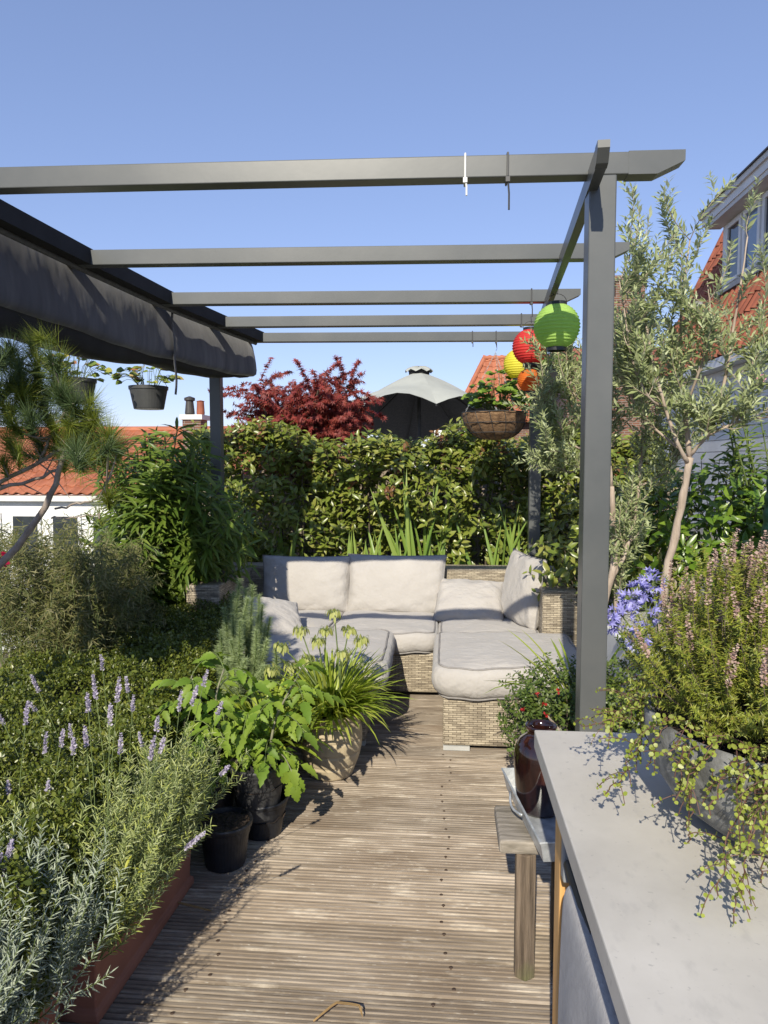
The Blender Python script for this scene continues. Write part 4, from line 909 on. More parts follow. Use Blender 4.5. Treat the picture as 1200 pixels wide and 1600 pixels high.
# tomato plants
rng = np.random.default_rng(21)
def tomato(parent, stems, seed, n_ind=110):
    rng = np.random.default_rng(seed); lv = Leaves('tomato', seed); tw_ = MB()
    for k, pts in enumerate(stems):
        P = np.asarray(pts); t = np.linspace(0, 1, len(P)); tt = np.linspace(0, 1, 14); P = np.stack([np.interp(tt, t, P[:, i]) for i in range(3)], 1)
        P[1:-1] = (P[:-2] + P[1:-1] * 2 + P[2:]) / 4
        MB().tube(P, np.linspace(.0075, .003, 14), 8).build('main_stem', M['stem_grey'], parent, smooth=True)
        for j in range(12):
            q, d = along(P, [.22 + .78 * j / 11]); a = j * 2.4 + k; out = np.array([math.cos(a), math.sin(a), .25]); L_ = rng.uniform(.13, .21)
            end = q[0] + nrm(out) * L_ + (0, 0, -.05); pet = curve(q[0], end, (0, 0, .045), 8); tw_.tube(pet, np.linspace(.0022, .0012, 8), 5)
            pd = nrm(end - q[0]); sd = nrm(np.cross(pd, (0, 0, 1)))
            for u in (.32, .5, .67, .84):
                p, d2 = along(pet, [u])
                for s_ in (-1, 1):
                    l = rng.uniform(.05, .08) * (1.1 - .2 * u); lv.add(p[0] + sd * s_ * .006, nrm(d2[0] * .5 + sd * s_ * .9 + (0, 0, -.25) + rng.normal(0, .15, 3)), nrm(np.array([0, -.6, .9]) + rng.normal(0, .3, 3)), l, l * .48)
            l = rng.uniform(.08, .105); lv.add(end, nrm(pd + (0, 0, -.4)), nrm(np.array([0, -.3, 1]) + rng.normal(0, .2, 3)), l, l * .46)
    tw_.build('leaf_stalks', M['stem_green'], parent, kind='stuff'); lv.emit(parent, L['tomato'], n_ind)
A = lambda x, y, Yv: PY(x, y, Yv)
tomato(tp, [[A(412, 1222, 2.80), A(418, 1190, 2.80), A(430, 1120, 2.82), A(462, 1062, 2.86)]], 3)
# low trailing shoot to the right of the pot
tomato(tp2, [[A(300, 1235, 2.83), A(292, 1180, 2.80), A(288, 1100, 2.80), A(300, 1055, 2.84)], [A(335, 1235, 2.80), A(345, 1160, 2.76), A(335, 1090, 2.76), A(350, 1045, 2.82)], [A(350, 1230, 2.85), A(385, 1160, 2.85), A(400, 1100, 2.9)]], 5, 200)
lv = Leaves('tomato', 9); sh = curve(A(424, 1185, 2.79), A(462, 1225, 2.70), (.0, 0, .06), 10); MB().tube(sh, np.linspace(.003, .0015, 10), 6).build('side_shoot', M['stem_grey'], tp, smooth=True)
for u, s_ in ((.5, 1), (.6, -1), (.72, 1), (.8, -1), (.9, 1), (.95, -1), (1, 0)):
    p, d = along(sh, [u]); lv.add(p[0], nrm(np.array([s_ * .6, -.1, -.75]) + rng.normal(0, .15, 3)), nrm(np.array([.1, -1, .4]) + rng.normal(0, .2, 3)), .075, .05)
lv.emit(tp, L['tomato'], 20)

# cream pot with agapanthus
cc = np.array([-.545, 3.42, 0]); ag = thing('potted_agapanthus', cc, 'cream ribbed clay pot of bright strap leaves with pale seed heads', 'potted plant')
pf = []
for z in np.linspace(0, .29, 46):
    t = z / .29; r = .10 + .052 * math.sin(min(1, t * 1.02) * 2.35) ; ring = .006 * (abs(math.sin(t * math.pi * 4.5)) < .17)
    pf.append((r - ring, z))
pf = [(.001, 0)] + pf + [(pf[-1][0] + .012, .292), (pf[-1][0] + .012, .315), (pf[-1][0] - .006, .315), (pf[-1][0] - .01, .27)]
MB().lathe(pf, cc, 96, lambda q, z: 1 - (.022 if (abs(math.sin(q * 6 + .4)) < .10 and .02 < z < .28) else 0)).build('pot', M['cream_pot'], ag, smooth=True)
MB().lathe([(.001, .285), (.125, .28)], cc, 24).build('soil', M['soil'], ag)
rng = np.random.default_rng(31)
def strap_clump(parent, c, n, lmin, lmax, wd, seed, matl, n_ind=200, r0=.07, elev=(.35, 1.25), spr=1.0, kinds=(0, 1, 2, 3)):
    rng = np.random.default_rng(seed); sets = {k: Leaves(f'strap{k}', seed + k) for k in kinds}
    for i in range(n):
        a = rng.random() * 6.283; e = rng.uniform(*elev); d = np.array([math.cos(a) * math.cos(e), math.sin(a) * math.cos(e), math.sin(e)])
        p = np.asarray(c) + (math.cos(a) * r0 * rng.random() ** .5, math.sin(a) * r0 * rng.random() ** .5, 0)
        nn = nrm(np.array([-math.cos(a) * math.sin(e), -math.sin(a) * math.sin(e), math.cos(e)]) + rng.normal(0, .15, 3)); l = rng.uniform(lmin, lmax)
        sets[kinds[rng.integers(len(kinds))]].add(p, d, nn, l, wd * rng.uniform(.7, 1.2))
    for k in kinds: sets[k].emit(parent, matl, max(1, n_ind // len(kinds)))
strap_clump(ag, cc + (0, 0, .29), 560, .18, .40, .0135, 7, L['strap'], 280, .07, (.5, 1.35), 1, (0, 1, 2))
pods = Leaves('ellflat', 5)
for k, (px, py) in enumerate(((522, 958), (545, 985), (497, 1000), (470, 985), (565, 1000), (440, 1010), (480, 1030), (535, 1020), (455, 1040), (510, 985), (425, 1045))):
    Yk = 3.42 + .10 * math.sin(k * 2.4); tip = PY(px, py, Yk); b0 = cc + (.05 * math.cos(k), .05 * math.sin(k), .29)
    o = MB().tube(curve(b0, tip, ((b0[0] - tip[0]) * .15, 0, .0), 9), np.linspace(.0042, .003, 9), 6).build('flower_stalk', M['stem_green'], ag, smooth=True); pe = MB()
    for j in range(26):
        a = j * 2.4; d = nrm(np.array([math.cos(a), math.sin(a), rng.uniform(-.5, .5)])); e_ = tip + d * rng.uniform(.018, .035) + (0, 0, .01)
        pe.tube([tip, e_, e_ + (d[0] * .006, d[1] * .006, -.006)], .0009, 4); pods.add(e_, nrm(d * .35 + (0, 0, -1)), nrm(d + rng.normal(0, .2, 3)), rng.uniform(.028, .044), .013)
    pe.build('pedicels', M['stem_green'], o, kind='stuff')
pods.emit(ag, L['pod'], 200, name='seed_pod', rest='seed_heads')
# second strap-leaved pot between
c2 = np.array([-.80, 3.16, 0]); a2 = thing('potted_lily', c2, 'strap leaved plant in a dark pot between tomato and cream pot', 'potted plant')
MB().lathe([(.001, 0), (.09, 0), (.12, .22), (.125, .25), (.11, .25), (.105, .2)], c2, 32).build('pot', M['black_plastic'], a2)
MB().lathe([(.001, .22), (.108, .215)], c2, 20).build('soil', M['soil'], a2)
strap_clump(a2, c2 + (0, 0, .22), 130, .25, .40, .024, 17, L['strap'], 120, .06, (.5, 1.4), 1, (0, 1, 2))

# grey-green spiky plant
rc = np.array([-1.03, 3.52, 0]); rs = thing('spiky_shrub', rc, 'upright grey green bottlebrush shoots between box hedge and left ottoman', 'shrub')
MB().lathe([(.001, 0), (.10, 0), (.13, .26), (.135, .28), (.12, .28), (.115, .22)], rc, 32).build('pot', M['black_plastic'], rs)
lv = Leaves('needle', 12); sm = MB(); rng = np.random.default_rng(41)
for px, py, dy in ((375, 905, 0), (350, 950, .05), (395, 915, .08), (410, 945, -.05), (345, 985, -.08), (365, 925, .1), (388, 935, -.1), (422, 965, .0), (360, 1000, -.12), (400, 985, -.13), (418, 1000, -.1), (375, 970, -.15), (340, 1010, .0), (405, 930, .1), (383, 955, .12), (430, 1015, -.05), (355, 1030, -.15), (385, 1030, -.16), (412, 1040, -.15), (370, 940, .02), (392, 965, .03), (352, 970, .08), (415, 975, .07), (372, 1010, -.05), (398, 1010, -.04), (364, 960, -.06), (384, 920, .05), (404, 960, -.02)):
    tip = PY(px, py, 3.5 + dy); b0 = rc + ((tip[0] - rc[0]) * .45, dy * .6, .27); P = curve(b0, tip, (rng.normal(0, .02), 0, 0), 9); sm.tube(P, np.linspace(.006, .003, 9), 6)
    leafy(lv, P, rng, .003, 7, .036, .10, .72, .05, .1, .25, .25)
sm.build('stems', M['stem_green'], rs, kind='stuff'); lv.emit(rs, L['rosemary'])

# lavender troughs
def trough(x0, x1, y0, y1, h, label, rz):
    c = np.array([(x0 + x1) / 2, (y0 + y1) / 2, 0]); o = thing('lavender_trough', c, label, 'planter', 'terracotta lavender troughs')
    lay = [(0, .004), (.012, .006), (.028, .004), (.036, -.006), (h - .05, .002), (h - .046, .010), (h, .012), (h, -.004), (h - .05, -.01)]
    V = []; f = []
    for z, e in lay:
        for sx, sy in ((-1, -1), (1, -1), (1, 1), (-1, 1)): 
            x, y = sx * ((x1 - x0) / 2 + e), sy * ((y1 - y0) / 2 + e); V.append((c[0] + x * math.cos(rz) - y * math.sin(rz), c[1] + x * math.sin(rz) + y * math.cos(rz), z))
    for i in range(len(lay) - 1): f += [(i * 4 + k, i * 4 + (k + 1) % 4, i * 4 + 4 + (k + 1) % 4, i * 4 + 4 + k) for k in range(4)]
    f += [(3, 2, 1, 0)]; MB().add(V, f).build('trough', M['terracotta'], o, bevel=.004)
    MB().box((x0 + .015, y0 + .015, h - .07), (x1 - .015, y1 - .015, h - .045), rz).build('soil', M['soil'], o); return o, c
def lavender(o, c, hx, hy, z, seed, n_st, matl, flowers, n_yel, up=.32, ntw=820):
    rng = np.random.default_rng(seed); lv = Leaves('lance', seed); yl = Leaves('lance2', seed + 1); fl = Leaves('rhomb', seed + 2); sm = MB()
    for i in range(ntw):
        b0 = c + (rng.uniform(-hx, hx) * .9, rng.uniform(-hy, hy), z); tip = b0 + np.array([(b0[0] - c[0]) * .8 + rng.normal(-.035, .05), rng.normal(0, .06), rng.uniform(.10, up)])
        P = curve(b0, tip, rng.normal(0, .015, 3), 6); sm.tube(P, np.linspace(.0018, .001, 6), 4)
        leafy(lv, P, rng, .0105, 2, .030, .11, .48, .12, .2, .25, .2)
    for i in range(n_yel):
        b0 = c + (rng.uniform(-hx, hx) * .7 + .085, rng.uniform(-hy, hy), z + rng.uniform(.03, .24)); d = nrm(rng.normal(0, .6, 3) + (.35, -.1, .3))
        yl.add(b0, d, nrm(rng.normal(0, .3, 3) + (0, 0, 1)), rng.uniform(.03, .055), .0075)
    for (px, py) in flowers:
        Yk = rng.uniform(c[1] - hy * .8, c[1] + hy * .9); tip = PY(px, py, Yk)
        if tip[0] > c[0] + .5: continue
        b0 = np.array([np.clip(tip[0] + rng.normal(0, .04), c[0] - hx, c[0] + hx), np.clip(Yk + rng.normal(0, .08), c[1] - hy, c[1] + hy), z + .05])
        d = tip - b0; P = curve(b0, tip, (-d[0] * .15, 0, .04 * (abs(d[0]) > .25)), 9); o2 = MB().tube(P, np.linspace(.0016, .0010, 9), 5).build('flower_stalk', M['stem_green'], o, smooth=True)
        dd = nrm(P[-1] - P[-2]); ll = rng.uniform(.035, .065); fs = Leaves('rhomb', int(px)); leafy(fs, np.array([P[-1] - dd * .005, P[-1] + dd * ll]), rng, .0042, 5, .0105, .75, .6, 0, .1, .35, .4)
        fs.emit(o2, L['lav_fl'], rest='flower_spike')
        leafy(lv, P, rng, .06, 2, .03, .1, .5, .1, .2, .2)
    sm.build('twigs', M['stem_green'], o, kind='stuff'); lv.emit(o, matl, 200); yl.emit(o, L['lav_yellow'], 60)
o, c = trough(-1.175, -.905, 1.80, 2.46, .235, 'brown terracotta trough of flowering lavender along the deck', R(-2.5))
fl = [(160, 1045), (138, 1110), (183, 1095), (207, 1110), (172, 1130), (245, 1140), (222, 1165), (95, 1165), (115, 1175), (90, 1195), (55, 1110), (135, 1165), (155, 1200), (125, 1215), (75, 1245), (28, 1205), (188, 1175), (235, 1185), (250, 1175), (300, 1100), (318, 1070), (340, 1115), (190, 1265), (155, 1300), (235, 1300), (290, 1325), (5, 1130), (40, 1130), (60, 1080), (15, 1250), (345, 1210), (280, 1110), (110, 1150), (70, 1175), (150, 1090), (200, 1080)]
lavender(o, c, .17, .36, .19, 51, 0, L['lav'], fl, 560, .38, 1150)
# fallen stalk on the rim
o, c = trough(-1.22, -.985, 1.16, 1.72, .235, 'second terracotta trough of silvery lavender, bottom left corner', R(-2))
lavender(o, c, .17, .30, .19, 52, 0, L['lav_grey'], [(12, 1340), (8, 1365), (30, 1420)], 10, .40, 800)
# dry leaves on the deck
def dry(pts, label, wd):
    P = [PZ(x, y, .012 + .02 * k) for x, y, k in pts]; o = thing('dry_leaf', PZ(pts[0][0], pts[0][1], 0), label, 'leaf'); mid = np.array(P)
    t = np.linspace(0, 1, len(P)); tt = np.linspace(0, 1, 16); mid = np.stack([np.interp(tt, t, mid[:, i]) for i in range(3)], 1); d = np.gradient(mid, axis=0); s_ = nrm(np.cross(d, (0, 0, 1)))
    wv = wd * np.sin(np.linspace(.1, 1, 16) * math.pi) ** .7 + .0008
    q = MB().grid([[m0 - s0 * w0 / 2 + (0, 0, .004), m0, m0 + s0 * w0 / 2 + (0, 0, .005)] for m0, s0, w0 in zip(mid, s_, wv)]).build('blade', L['dry'], o, smooth=True); q.modifiers.new('s', 'SOLIDIFY').thickness = .0008
    MB().tube(mid[:7], .0013, 5).build('stalk', M['stem_red'], o)
dry([(490, 1597, 0), (525, 1568, .4), (545, 1570, .6), (562, 1573, .5), (566, 1590, 0)], 'curled brown dry leaf on the deck boards', .008)
dry([(277, 1411, .2), (300, 1417, .2), (330, 1424, 0)], 'pale dry leaf lying beside the lavender trough', .010)
# ================================================================ HEDGES, SHRUBS AND TREES
# ---- box hedge
rng = np.random.default_rng(61)
bh = thing('box_hedge', (-1.5, 3.3, 0), 'clipped box hedge in a dark planter along the left of the deck', 'hedge')
HX = lambda y: (-1.03 - (y - 2.3) * .115)                    # right face
HW = lambda y: .95 + 0 * y
HZ = .55
def hedge_pts(n):
    y = rng.uniform(1.5, 5.0, n); s_ = rng.random(n); p = np.zeros((n, 3)); nn = np.zeros((n, 3)); xr = HX(y)
    top = s_ < .62
    p[:, 1] = y; p[:, 0] = np.where(top, xr - rng.random(n) * HW(y), xr); p[:, 2] = np.where(top, HZ, rng.uniform(.2, HZ, n))
    nn[top] = (0, 0, 1); nn[~top] = (1, -.1, .15)
    e = np.clip((p[:, 0] - (xr - .10)) / .10, 0, 1); p[:, 2] -= np.where(top, .06 * e ** 2, 0); 
    e2 = np.clip((p[:, 2] - (HZ - .1)) / .1, 0, 1); p[:, 0] -= np.where(top, 0, .06 * e2 ** 2)
    k = wob(p, .05, 2.2) + wob(p, .035, 7) + wob(p[:, [1, 0, 2]], .03, 13); p += nn * k[:, None]
    return p, nn
lv = Leaves('rhomb', 62); N = 190000; p, nn = hedge_pts(N)
p = p - nn * (rng.random(N) ** 2.2 * .09)[:, None]
d = nrm(nn * .55 + rng.normal(0, .6, (N, 3))); l = rng.uniform(.010, .0175, N)
lv.add(p, d, nrm(nn + rng.normal(0, .55, (N, 3)) + (0, -.2, .2)), l, l * .62); lv.emit(bh, L['box'])
lv = Leaves('ellflat', 63); p, nn = hedge_pts(2600); p += nn * .01
d = nrm(nn * .7 + rng.normal(0, .5, (2600, 3))); lv.add(p, d, nrm(nn + rng.normal(0, .4, (2600, 3)) + (0, -.3, .2)), rng.uniform(.017, .024, 2600), .013); lv.emit(bh, L['box'], 250, rest='shoot_tips')
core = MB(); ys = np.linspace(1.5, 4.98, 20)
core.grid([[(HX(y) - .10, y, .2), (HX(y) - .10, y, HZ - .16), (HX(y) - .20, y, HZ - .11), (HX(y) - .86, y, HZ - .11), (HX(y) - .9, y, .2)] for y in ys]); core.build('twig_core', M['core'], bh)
m_ = MB()
for a, b in ((1.45, 2.75), (2.78, 4.0), (4.03, 5.0)):
    m_ = MB(); m_.add([(HX(q) + s_ , q, z) for z, s_ in ((0, -.10), (.24, -.06)) for q in (a, b)] + [(HX(q) - .85, q, z) for z in (0, .24) for q in (a, b)], [(0, 1, 3, 2), (4, 6, 7, 5), (0, 2, 6, 4), (1, 5, 7, 3), (2, 3, 7, 6)])
    pb = m_.build('planter_box', M['black_plastic'], bh)
    for k in range(9):
        t = (k + .5) / 9; y = a + (b - a) * t; MB().bar((HX(y) - .096, y, .02), (HX(y) - .058, y, .22), .012, .02, (0, 1, 0)).build('rib', M['black_plastic'], pb)

# ---- photinia hedge
rng = np.random.default_rng(71)
ph = thing('photinia_hedge', (-.2, 6.4, 0), 'leafy evergreen hedge with green and coppery leaves behind the sofa', 'hedge')
lv = Leaves('ell', 72); yg = Leaves('ell', 73); sm = MB()
def hedge_top(x): return 1.57 + .06 * math.sin(x * 3.1 + 1) + .06 * math.sin(x * 7.3) + (.06 if x < -.9 else 0) + .12 * np.clip(x - .55, 0, .6)
n_sp = 2700
for i in range(n_sp):
    x = rng.uniform(-2.1, 1.75); f = rng.random() ** 1.5; zt = hedge_top(x); z = rng.uniform(.25, zt) if rng.random() < .72 else zt - rng.random() ** 2 * .3
    y = 5.86 + f * .75 + .16 * math.sin(x * 4.3 + z * 5) * (1 - f) + .12 * (z > zt - .15)
    out = np.array([rng.normal(0, .55), -.55 * (1 - f) + rng.normal(0, .3), .75 + rng.normal(0, .25) + .5 * (z > zt - .2)]); d = nrm(out); L_ = rng.uniform(.10, .20)
    P = curve((x, y, z), np.array([x, y, z]) + d * L_, rng.normal(0, .01, 3), 4); sm.tube(P, .0022, 4)
    yng = rng.random() < .07 and z > zt - .35
    leafy(yg if yng else lv, P, rng, .0135, 1, .06 if yng else .084, .42, .72, .1, .35, .35, .25)
for k in range(46):
    x = rng.uniform(-2.0, 1.7); y = rng.uniform(6.0, 6.7); P = curve((x, y, 0), (x + rng.normal(0, .12), y + rng.normal(0, .1), hedge_top(x) - .1), rng.normal(0, .05, 3), 7)
    sm.tube(P, np.linspace(.011, .004, 7), 6)
sm.build('stems', M['dark_bark'], ph, kind='stuff'); lv.emit(ph, L['photinia'], 300); yg.emit(ph, L['young'], 60, name='young_leaf', rest='young_foliage')
hp_ = MB().box((-2.2, 5.95, 0), (1.8, 6.75, .4)).build('planter_box', M['grey_wood'], ph)
# ---- fence behind the hedge
fc = thing('timber_fence', (-.2, 7.1, 0), 'dark timber screen behind the evergreen hedge', 'fence')
for k in range(24): MB().box((-2.6 + k * .2, 7.08, -.04), (-2.6 + k * .2 + .199, 7.10, 1.42)).build('board', M['grey_wood'], fc, loc=(-2.5 + k * .2, 7.1, .5))
for x in (-2.6, -.9, .8, 2.1): MB().box((x, 7.102, -.04), (x + .07, 7.17, 1.44)).build('fence_post', M['grey_wood'], fc)
# ---- iris blades in front of the hedge
def iris(px, n, h, Yv, label, seed, spread=.10):
    x = PY(px, 860, Yv)[0]; o = thing('iris_clump', (x, Yv, 0), label, 'iris', 'iris clumps behind the sofa back'); rng = np.random.default_rng(seed); lv = Leaves('blade', seed); l3 = Leaves('strap0', seed + 1)
    for i in range(n):
        a = rng.normal(0, .16); p = (x + rng.normal(0, spread * .5), Yv + rng.normal(0, .03), .32); d = nrm(np.array([a, rng.normal(-.05, .08), 1])); l = h * rng.uniform(.65, 1.05)
        (l3 if i % 4 == 3 else lv).add(p, d, nrm(np.array([rng.normal(0, .6), -1, .1])), l, rng.uniform(.024, .036))
    lv.emit(o, L['iris'], n); l3.emit(o, L['iris'], n)
    MB().lathe([(.001, 0), (.10, 0), (.13, .3), (.135, .33), (.12, .33), (.11, .28)], (x, Yv, 0), 24).build('pot', M['terracotta'], o)
iris(652, 18, 1.22, 5.72, 'tall iris clump behind the middle back cushion', 81)
iris(585, 13, .82, 5.72, 'low iris clump behind the left edge of the middle cushion', 82, .2)
iris(715, 11, .74, 5.73, 'low iris clump just right of the tall iris', 83, .2)
iris(800, 13, .86, 5.72, 'arching iris clump behind the right end of the sofa', 84, .3)
iris(475, 9, .78, 5.73, 'sparse iris clump behind the left back cushion', 85, .3)

# ---- red maple
rng = np.random.default_rng(91); mc = np.array([-1.35, 6.95, 0]); mp_ = thing('maple_tree', mc, 'red leaved japanese maple behind the evergreen hedge', 'tree')
def mt(p0, p1, r0, r1, parent, name='limb', mat_=M['dark_bark'], bow=None, n=9): MB().tube(curve(p0, p1, bow if bow is not None else rng.normal(0, .03, 3), n), np.linspace(r0, r1, n), 8).build(name, mat_, parent, smooth=True)
mt(mc, mc + (.02, 0, 1.2), .04, .03, mp_, 'trunk'); tw_ = MB(); lv = Leaves('maple', 92)
for k in range(9):
    a = k * .7 + .2; e_ = mc + (math.cos(a) * .5, math.sin(a) * .32, 1.85 + .4 * rng.random()); b0 = mc + (.02, 0, 1.15); mt(b0, e_, .018, .006, mp_)
    for j in range(62):
        q, d = along(curve(b0, e_, (0, 0, .1)), [rng.uniform(.3, 1)])
        r_ = rng.uniform(.1, .45); an = rng.random() * 6.28; tip = q[0] + (math.cos(an) * r_ * 1.15, math.sin(an) * r_ * .8, rng.normal(.10, .16))
        ex = (tip[0] - mc[0]) / .80; tz = 2.50 - .45 * ex * ex - .12 * math.sin(tip[0] * 9); tip[2] = min(tip[2], tz + rng.normal(0, .05)); tip[2] = max(tip[2], 1.4)
        P = curve(q[0], tip, (0, 0, .04), 5); tw_.tube(P, .0022, 4)
        leafy(lv, P, rng, .024, 2, .056, 1.0, .6, .25, .55, .4, .1, .35)
tw_.build('twigs', M['dark_bark'], mp_, kind='stuff'); lv.emit(mp_, L['maple'], 300)

# ---- oleanders
def oleander(c, label, stems, seed, leafl=.19, n_ind=300, flower=None, parent_pot=True):
    rng = np.random.default_rng(seed); o = thing('oleander_shrub', c, label, 'shrub', 'oleander shrubs'); lv = Leaves('lance', seed); l2 = Leaves('lance2', seed + 1); sm = MB()
    for tip in stems:
        b0 = np.asarray(c) + (rng.normal(0, .06), rng.normal(0, .06), .3); d = tip - b0; P = curve(b0, tip, (-d[0] * .14, -d[1] * .14, .03), 10); sm.tube(P, np.linspace(.008, .0035, 10), 6)
        Ls = np.linalg.norm(d); leafy(lv if rng.random() < .5 else l2, P, rng, .045, 3, leafl, .15, .66, max(.25, 1 - .75 / Ls), .3, .22, .25, .06)
    sm.build('stems', M['stem_green'], o, kind='stuff'); lv.emit(o, L['oleander'], n_ind // 2); l2.emit(o, L['oleander'], n_ind // 2)
    MB().lathe([(.001, 0), (.17, 0), (.21, .32), (.22, .36), (.20, .36), (.19, .3)], c, 28).build('pot', M['grey_plastic'], o)
    if flower is not None:
        fl = Leaves('ellflat', seed + 3)
        for q in flower:
            for k in range(5): a = k * 1.257; fl.add(q, nrm(np.array([math.cos(a), -.35, math.sin(a)])), np.array([0, -1, 0.2]), .028, .022)
        fl.emit(o, L['pink_fl'], 30, name='petal')
    return o
rng = np.random.default_rng(101); st_ = []
for i in range(120):
    px = rng.uniform(135, 395); top = np.interp(px, [140, 180, 220, 250, 290, 330, 370, 400], [680, 640, 650, 660, 640, 680, 735, 790]); py = top + rng.random() ** 1.4 * 200 * (1 if px < 340 else .6)
    st_.append(PY(px, py + 25, rng.uniform(4.45, 5.15)))
oleander((-1.98, 4.86, 0), 'tall oleander with long narrow leaves left of the sofa under the canopy', st_, 102)
rng = np.random.default_rng(103)
st_ = [PY(rng.uniform(1120, 1230), rng.uniform(600, 760), rng.uniform(4.3, 4.9)) for i in range(14)]
oleander((1.98, 4.62, 0), 'oleander at the right edge with a pink flower', st_, 104, .12, 100, [PY(1181, 586, 4.25), PY(1189, 592, 4.26)])

# ---- dwarf bamboo
rng = np.random.default_rng(111); bc = np.array([-2.2, 3.9, 0]); bb = thing('dwarf_bamboo', bc, 'fine leaved dwarf bamboo behind the box hedge', 'bamboo'); lv = Leaves('olive', 112); sm = MB()
for i in range(420):
    px = rng.uniform(-60, 335); top = np.interp(px, [-60, 60, 140, 240, 335], [815, 805, 815, 840, 880]); py = top + rng.random() ** .9 * 160
    tip = PY(px, py, rng.uniform(3.4, 4.45)); tip[0] = min(tip[0], HX(tip[1]) - .62 + rng.normal(0, .08)); b0 = np.array([tip[0] * .75 + bc[0] * .25 + rng.normal(0, .06), tip[1] + rng.normal(.1, .08), .3]); P = curve(b0, tip + (rng.normal(.06, .06), -.06, 0), (0, 0, .14), 8)
    sm.tube(P, np.linspace(.0022, .001, 8), 4); leafy(lv, P, rng, .015, 2, .058, .115, .7, .25, .15, .4, .1, .30)
    for j in range(3):
        q, d = along(P, [rng.uniform(.45, .95)]); e_ = q[0] + nrm(d[0] + rng.normal(0, .6, 3) + (.1, -.3, -.1)) * rng.uniform(.06, .13); leafy(lv, np.array([q[0], e_]), rng, .014, 2, .055, .115, .7, .1, .15, .4, .1, .3)
sm.build('canes', M['stem_green'], bb, kind='stuff'); lv.emit(bb, L['bamboo'], 300)
MB().box((-2.75, 3.3, 0), (-1.95, 4.5, .3)).build('planter_box', M['grey_wood'], bb)
# crimson flower at the left edge
gc = PY(-6, 873, 3.0); ge = thing('crimson_flower', (gc[0] - .05, 3.0, 0), 'crimson flower at the left edge below the pine branch', 'flower')
fl = Leaves('ellflat', 5); rng = np.random.default_rng(7)
for k in range(36): d = rdir(rng, 1)[0]; fl.add(gc + d * .03, d, rdir(rng, 1)[0], .03, .026)
fl.emit(ge, L['geranium'], 36, name='petal'); MB().tube(curve((gc[0] - .05, 3.0, 0), gc, (0, 0, 0)), .004, 6).build('stalk', M['stem_green'], ge)
MB().lathe([(.001, 0), (.07, 0), (.09, .16), (.08, .16)], (gc[0] - .05, 3.0, 0), 20).build('pot', M['terracotta'], ge)

# ---- pine
rng = np.random.default_rng(121); pc = np.array([-2.12, 2.5, 0]); pn = thing('pine_tree', pc, 'young pine with long needle tufts and a leaning bare branch, left edge', 'tree')
A3 = lambda x, y, Yv=2.5: PY(x, y, Yv)
MB().lathe([(.001, 0), (.17, 0), (.2, .3), (.21, .34), (.19, .34), (.18, .28)], pc, 24).build('pot', M['terracotta'], pn)
def limb(pts, r0, r1, name='limb'):
    P = np.array(pts); t = np.linspace(0, 1, len(P)); tt = np.linspace(0, 1, 16); P = np.stack([np.interp(tt, t, P[:, i]) for i in range(3)], 1)
    for _ in range(2): P[1:-1] = (P[:-2] + 2 * P[1:-1] + P[2:]) / 4
    P[1:-1] += rng.normal(0, .004, (14, 3)); MB().tube(P, np.linspace(r0, r1, 16), 8).build(name, M['pine_bark'], pn, smooth=True); return P
T0 = limb([pc + (0, 0, .3), A3(-90, 960), A3(10, 880), A3(62, 808), A3(88, 755), A3(105, 700)], .017, .009, 'trunk')
limbs = [limb([pc + (0, 0, .33), A3(-150, 960), A3(-110, 860), A3(-60, 790), A3(-10, 755), A3(60, 725), A3(100, 700)], .012, .006), limb([A3(-110, 860), A3(-80, 800), A3(-30, 770), A3(40, 752), A3(95, 733)], .010, .005),
         limb([A3(-60, 790), A3(-40, 680), A3(20, 610), A3(30, 560)], .012, .005), limb([A3(60, 725), A3(85, 670), A3(110, 630)], .006, .004), limb([A3(-40, 680), A3(-20, 600), A3(0, 540)], .008, .004),
         limb([A3(85, 795), A3(130, 785), A3(165, 775)], .004, .003), limb([A3(80, 810), A3(120, 808), A3(155, 803)], .003, .002)]
lt = Leaves('needle', 122); dk = Leaves('needle', 123); tg = MB()
def tuft(tip, d, n, lg, l=.097):
    d = nrm(d); ts = rng.random(n) * .07; dirs = nrm(d * rng.uniform(.35, 1.1, (n, 1)) + rng.normal(0, .5, (n, 3))); lg.add(tip - d * ts[:, None], dirs, nrm(rdir(rng, n) + np.array([0, -.8, .4])), rng.uniform(.7, 1.1, n) * l, .0021)
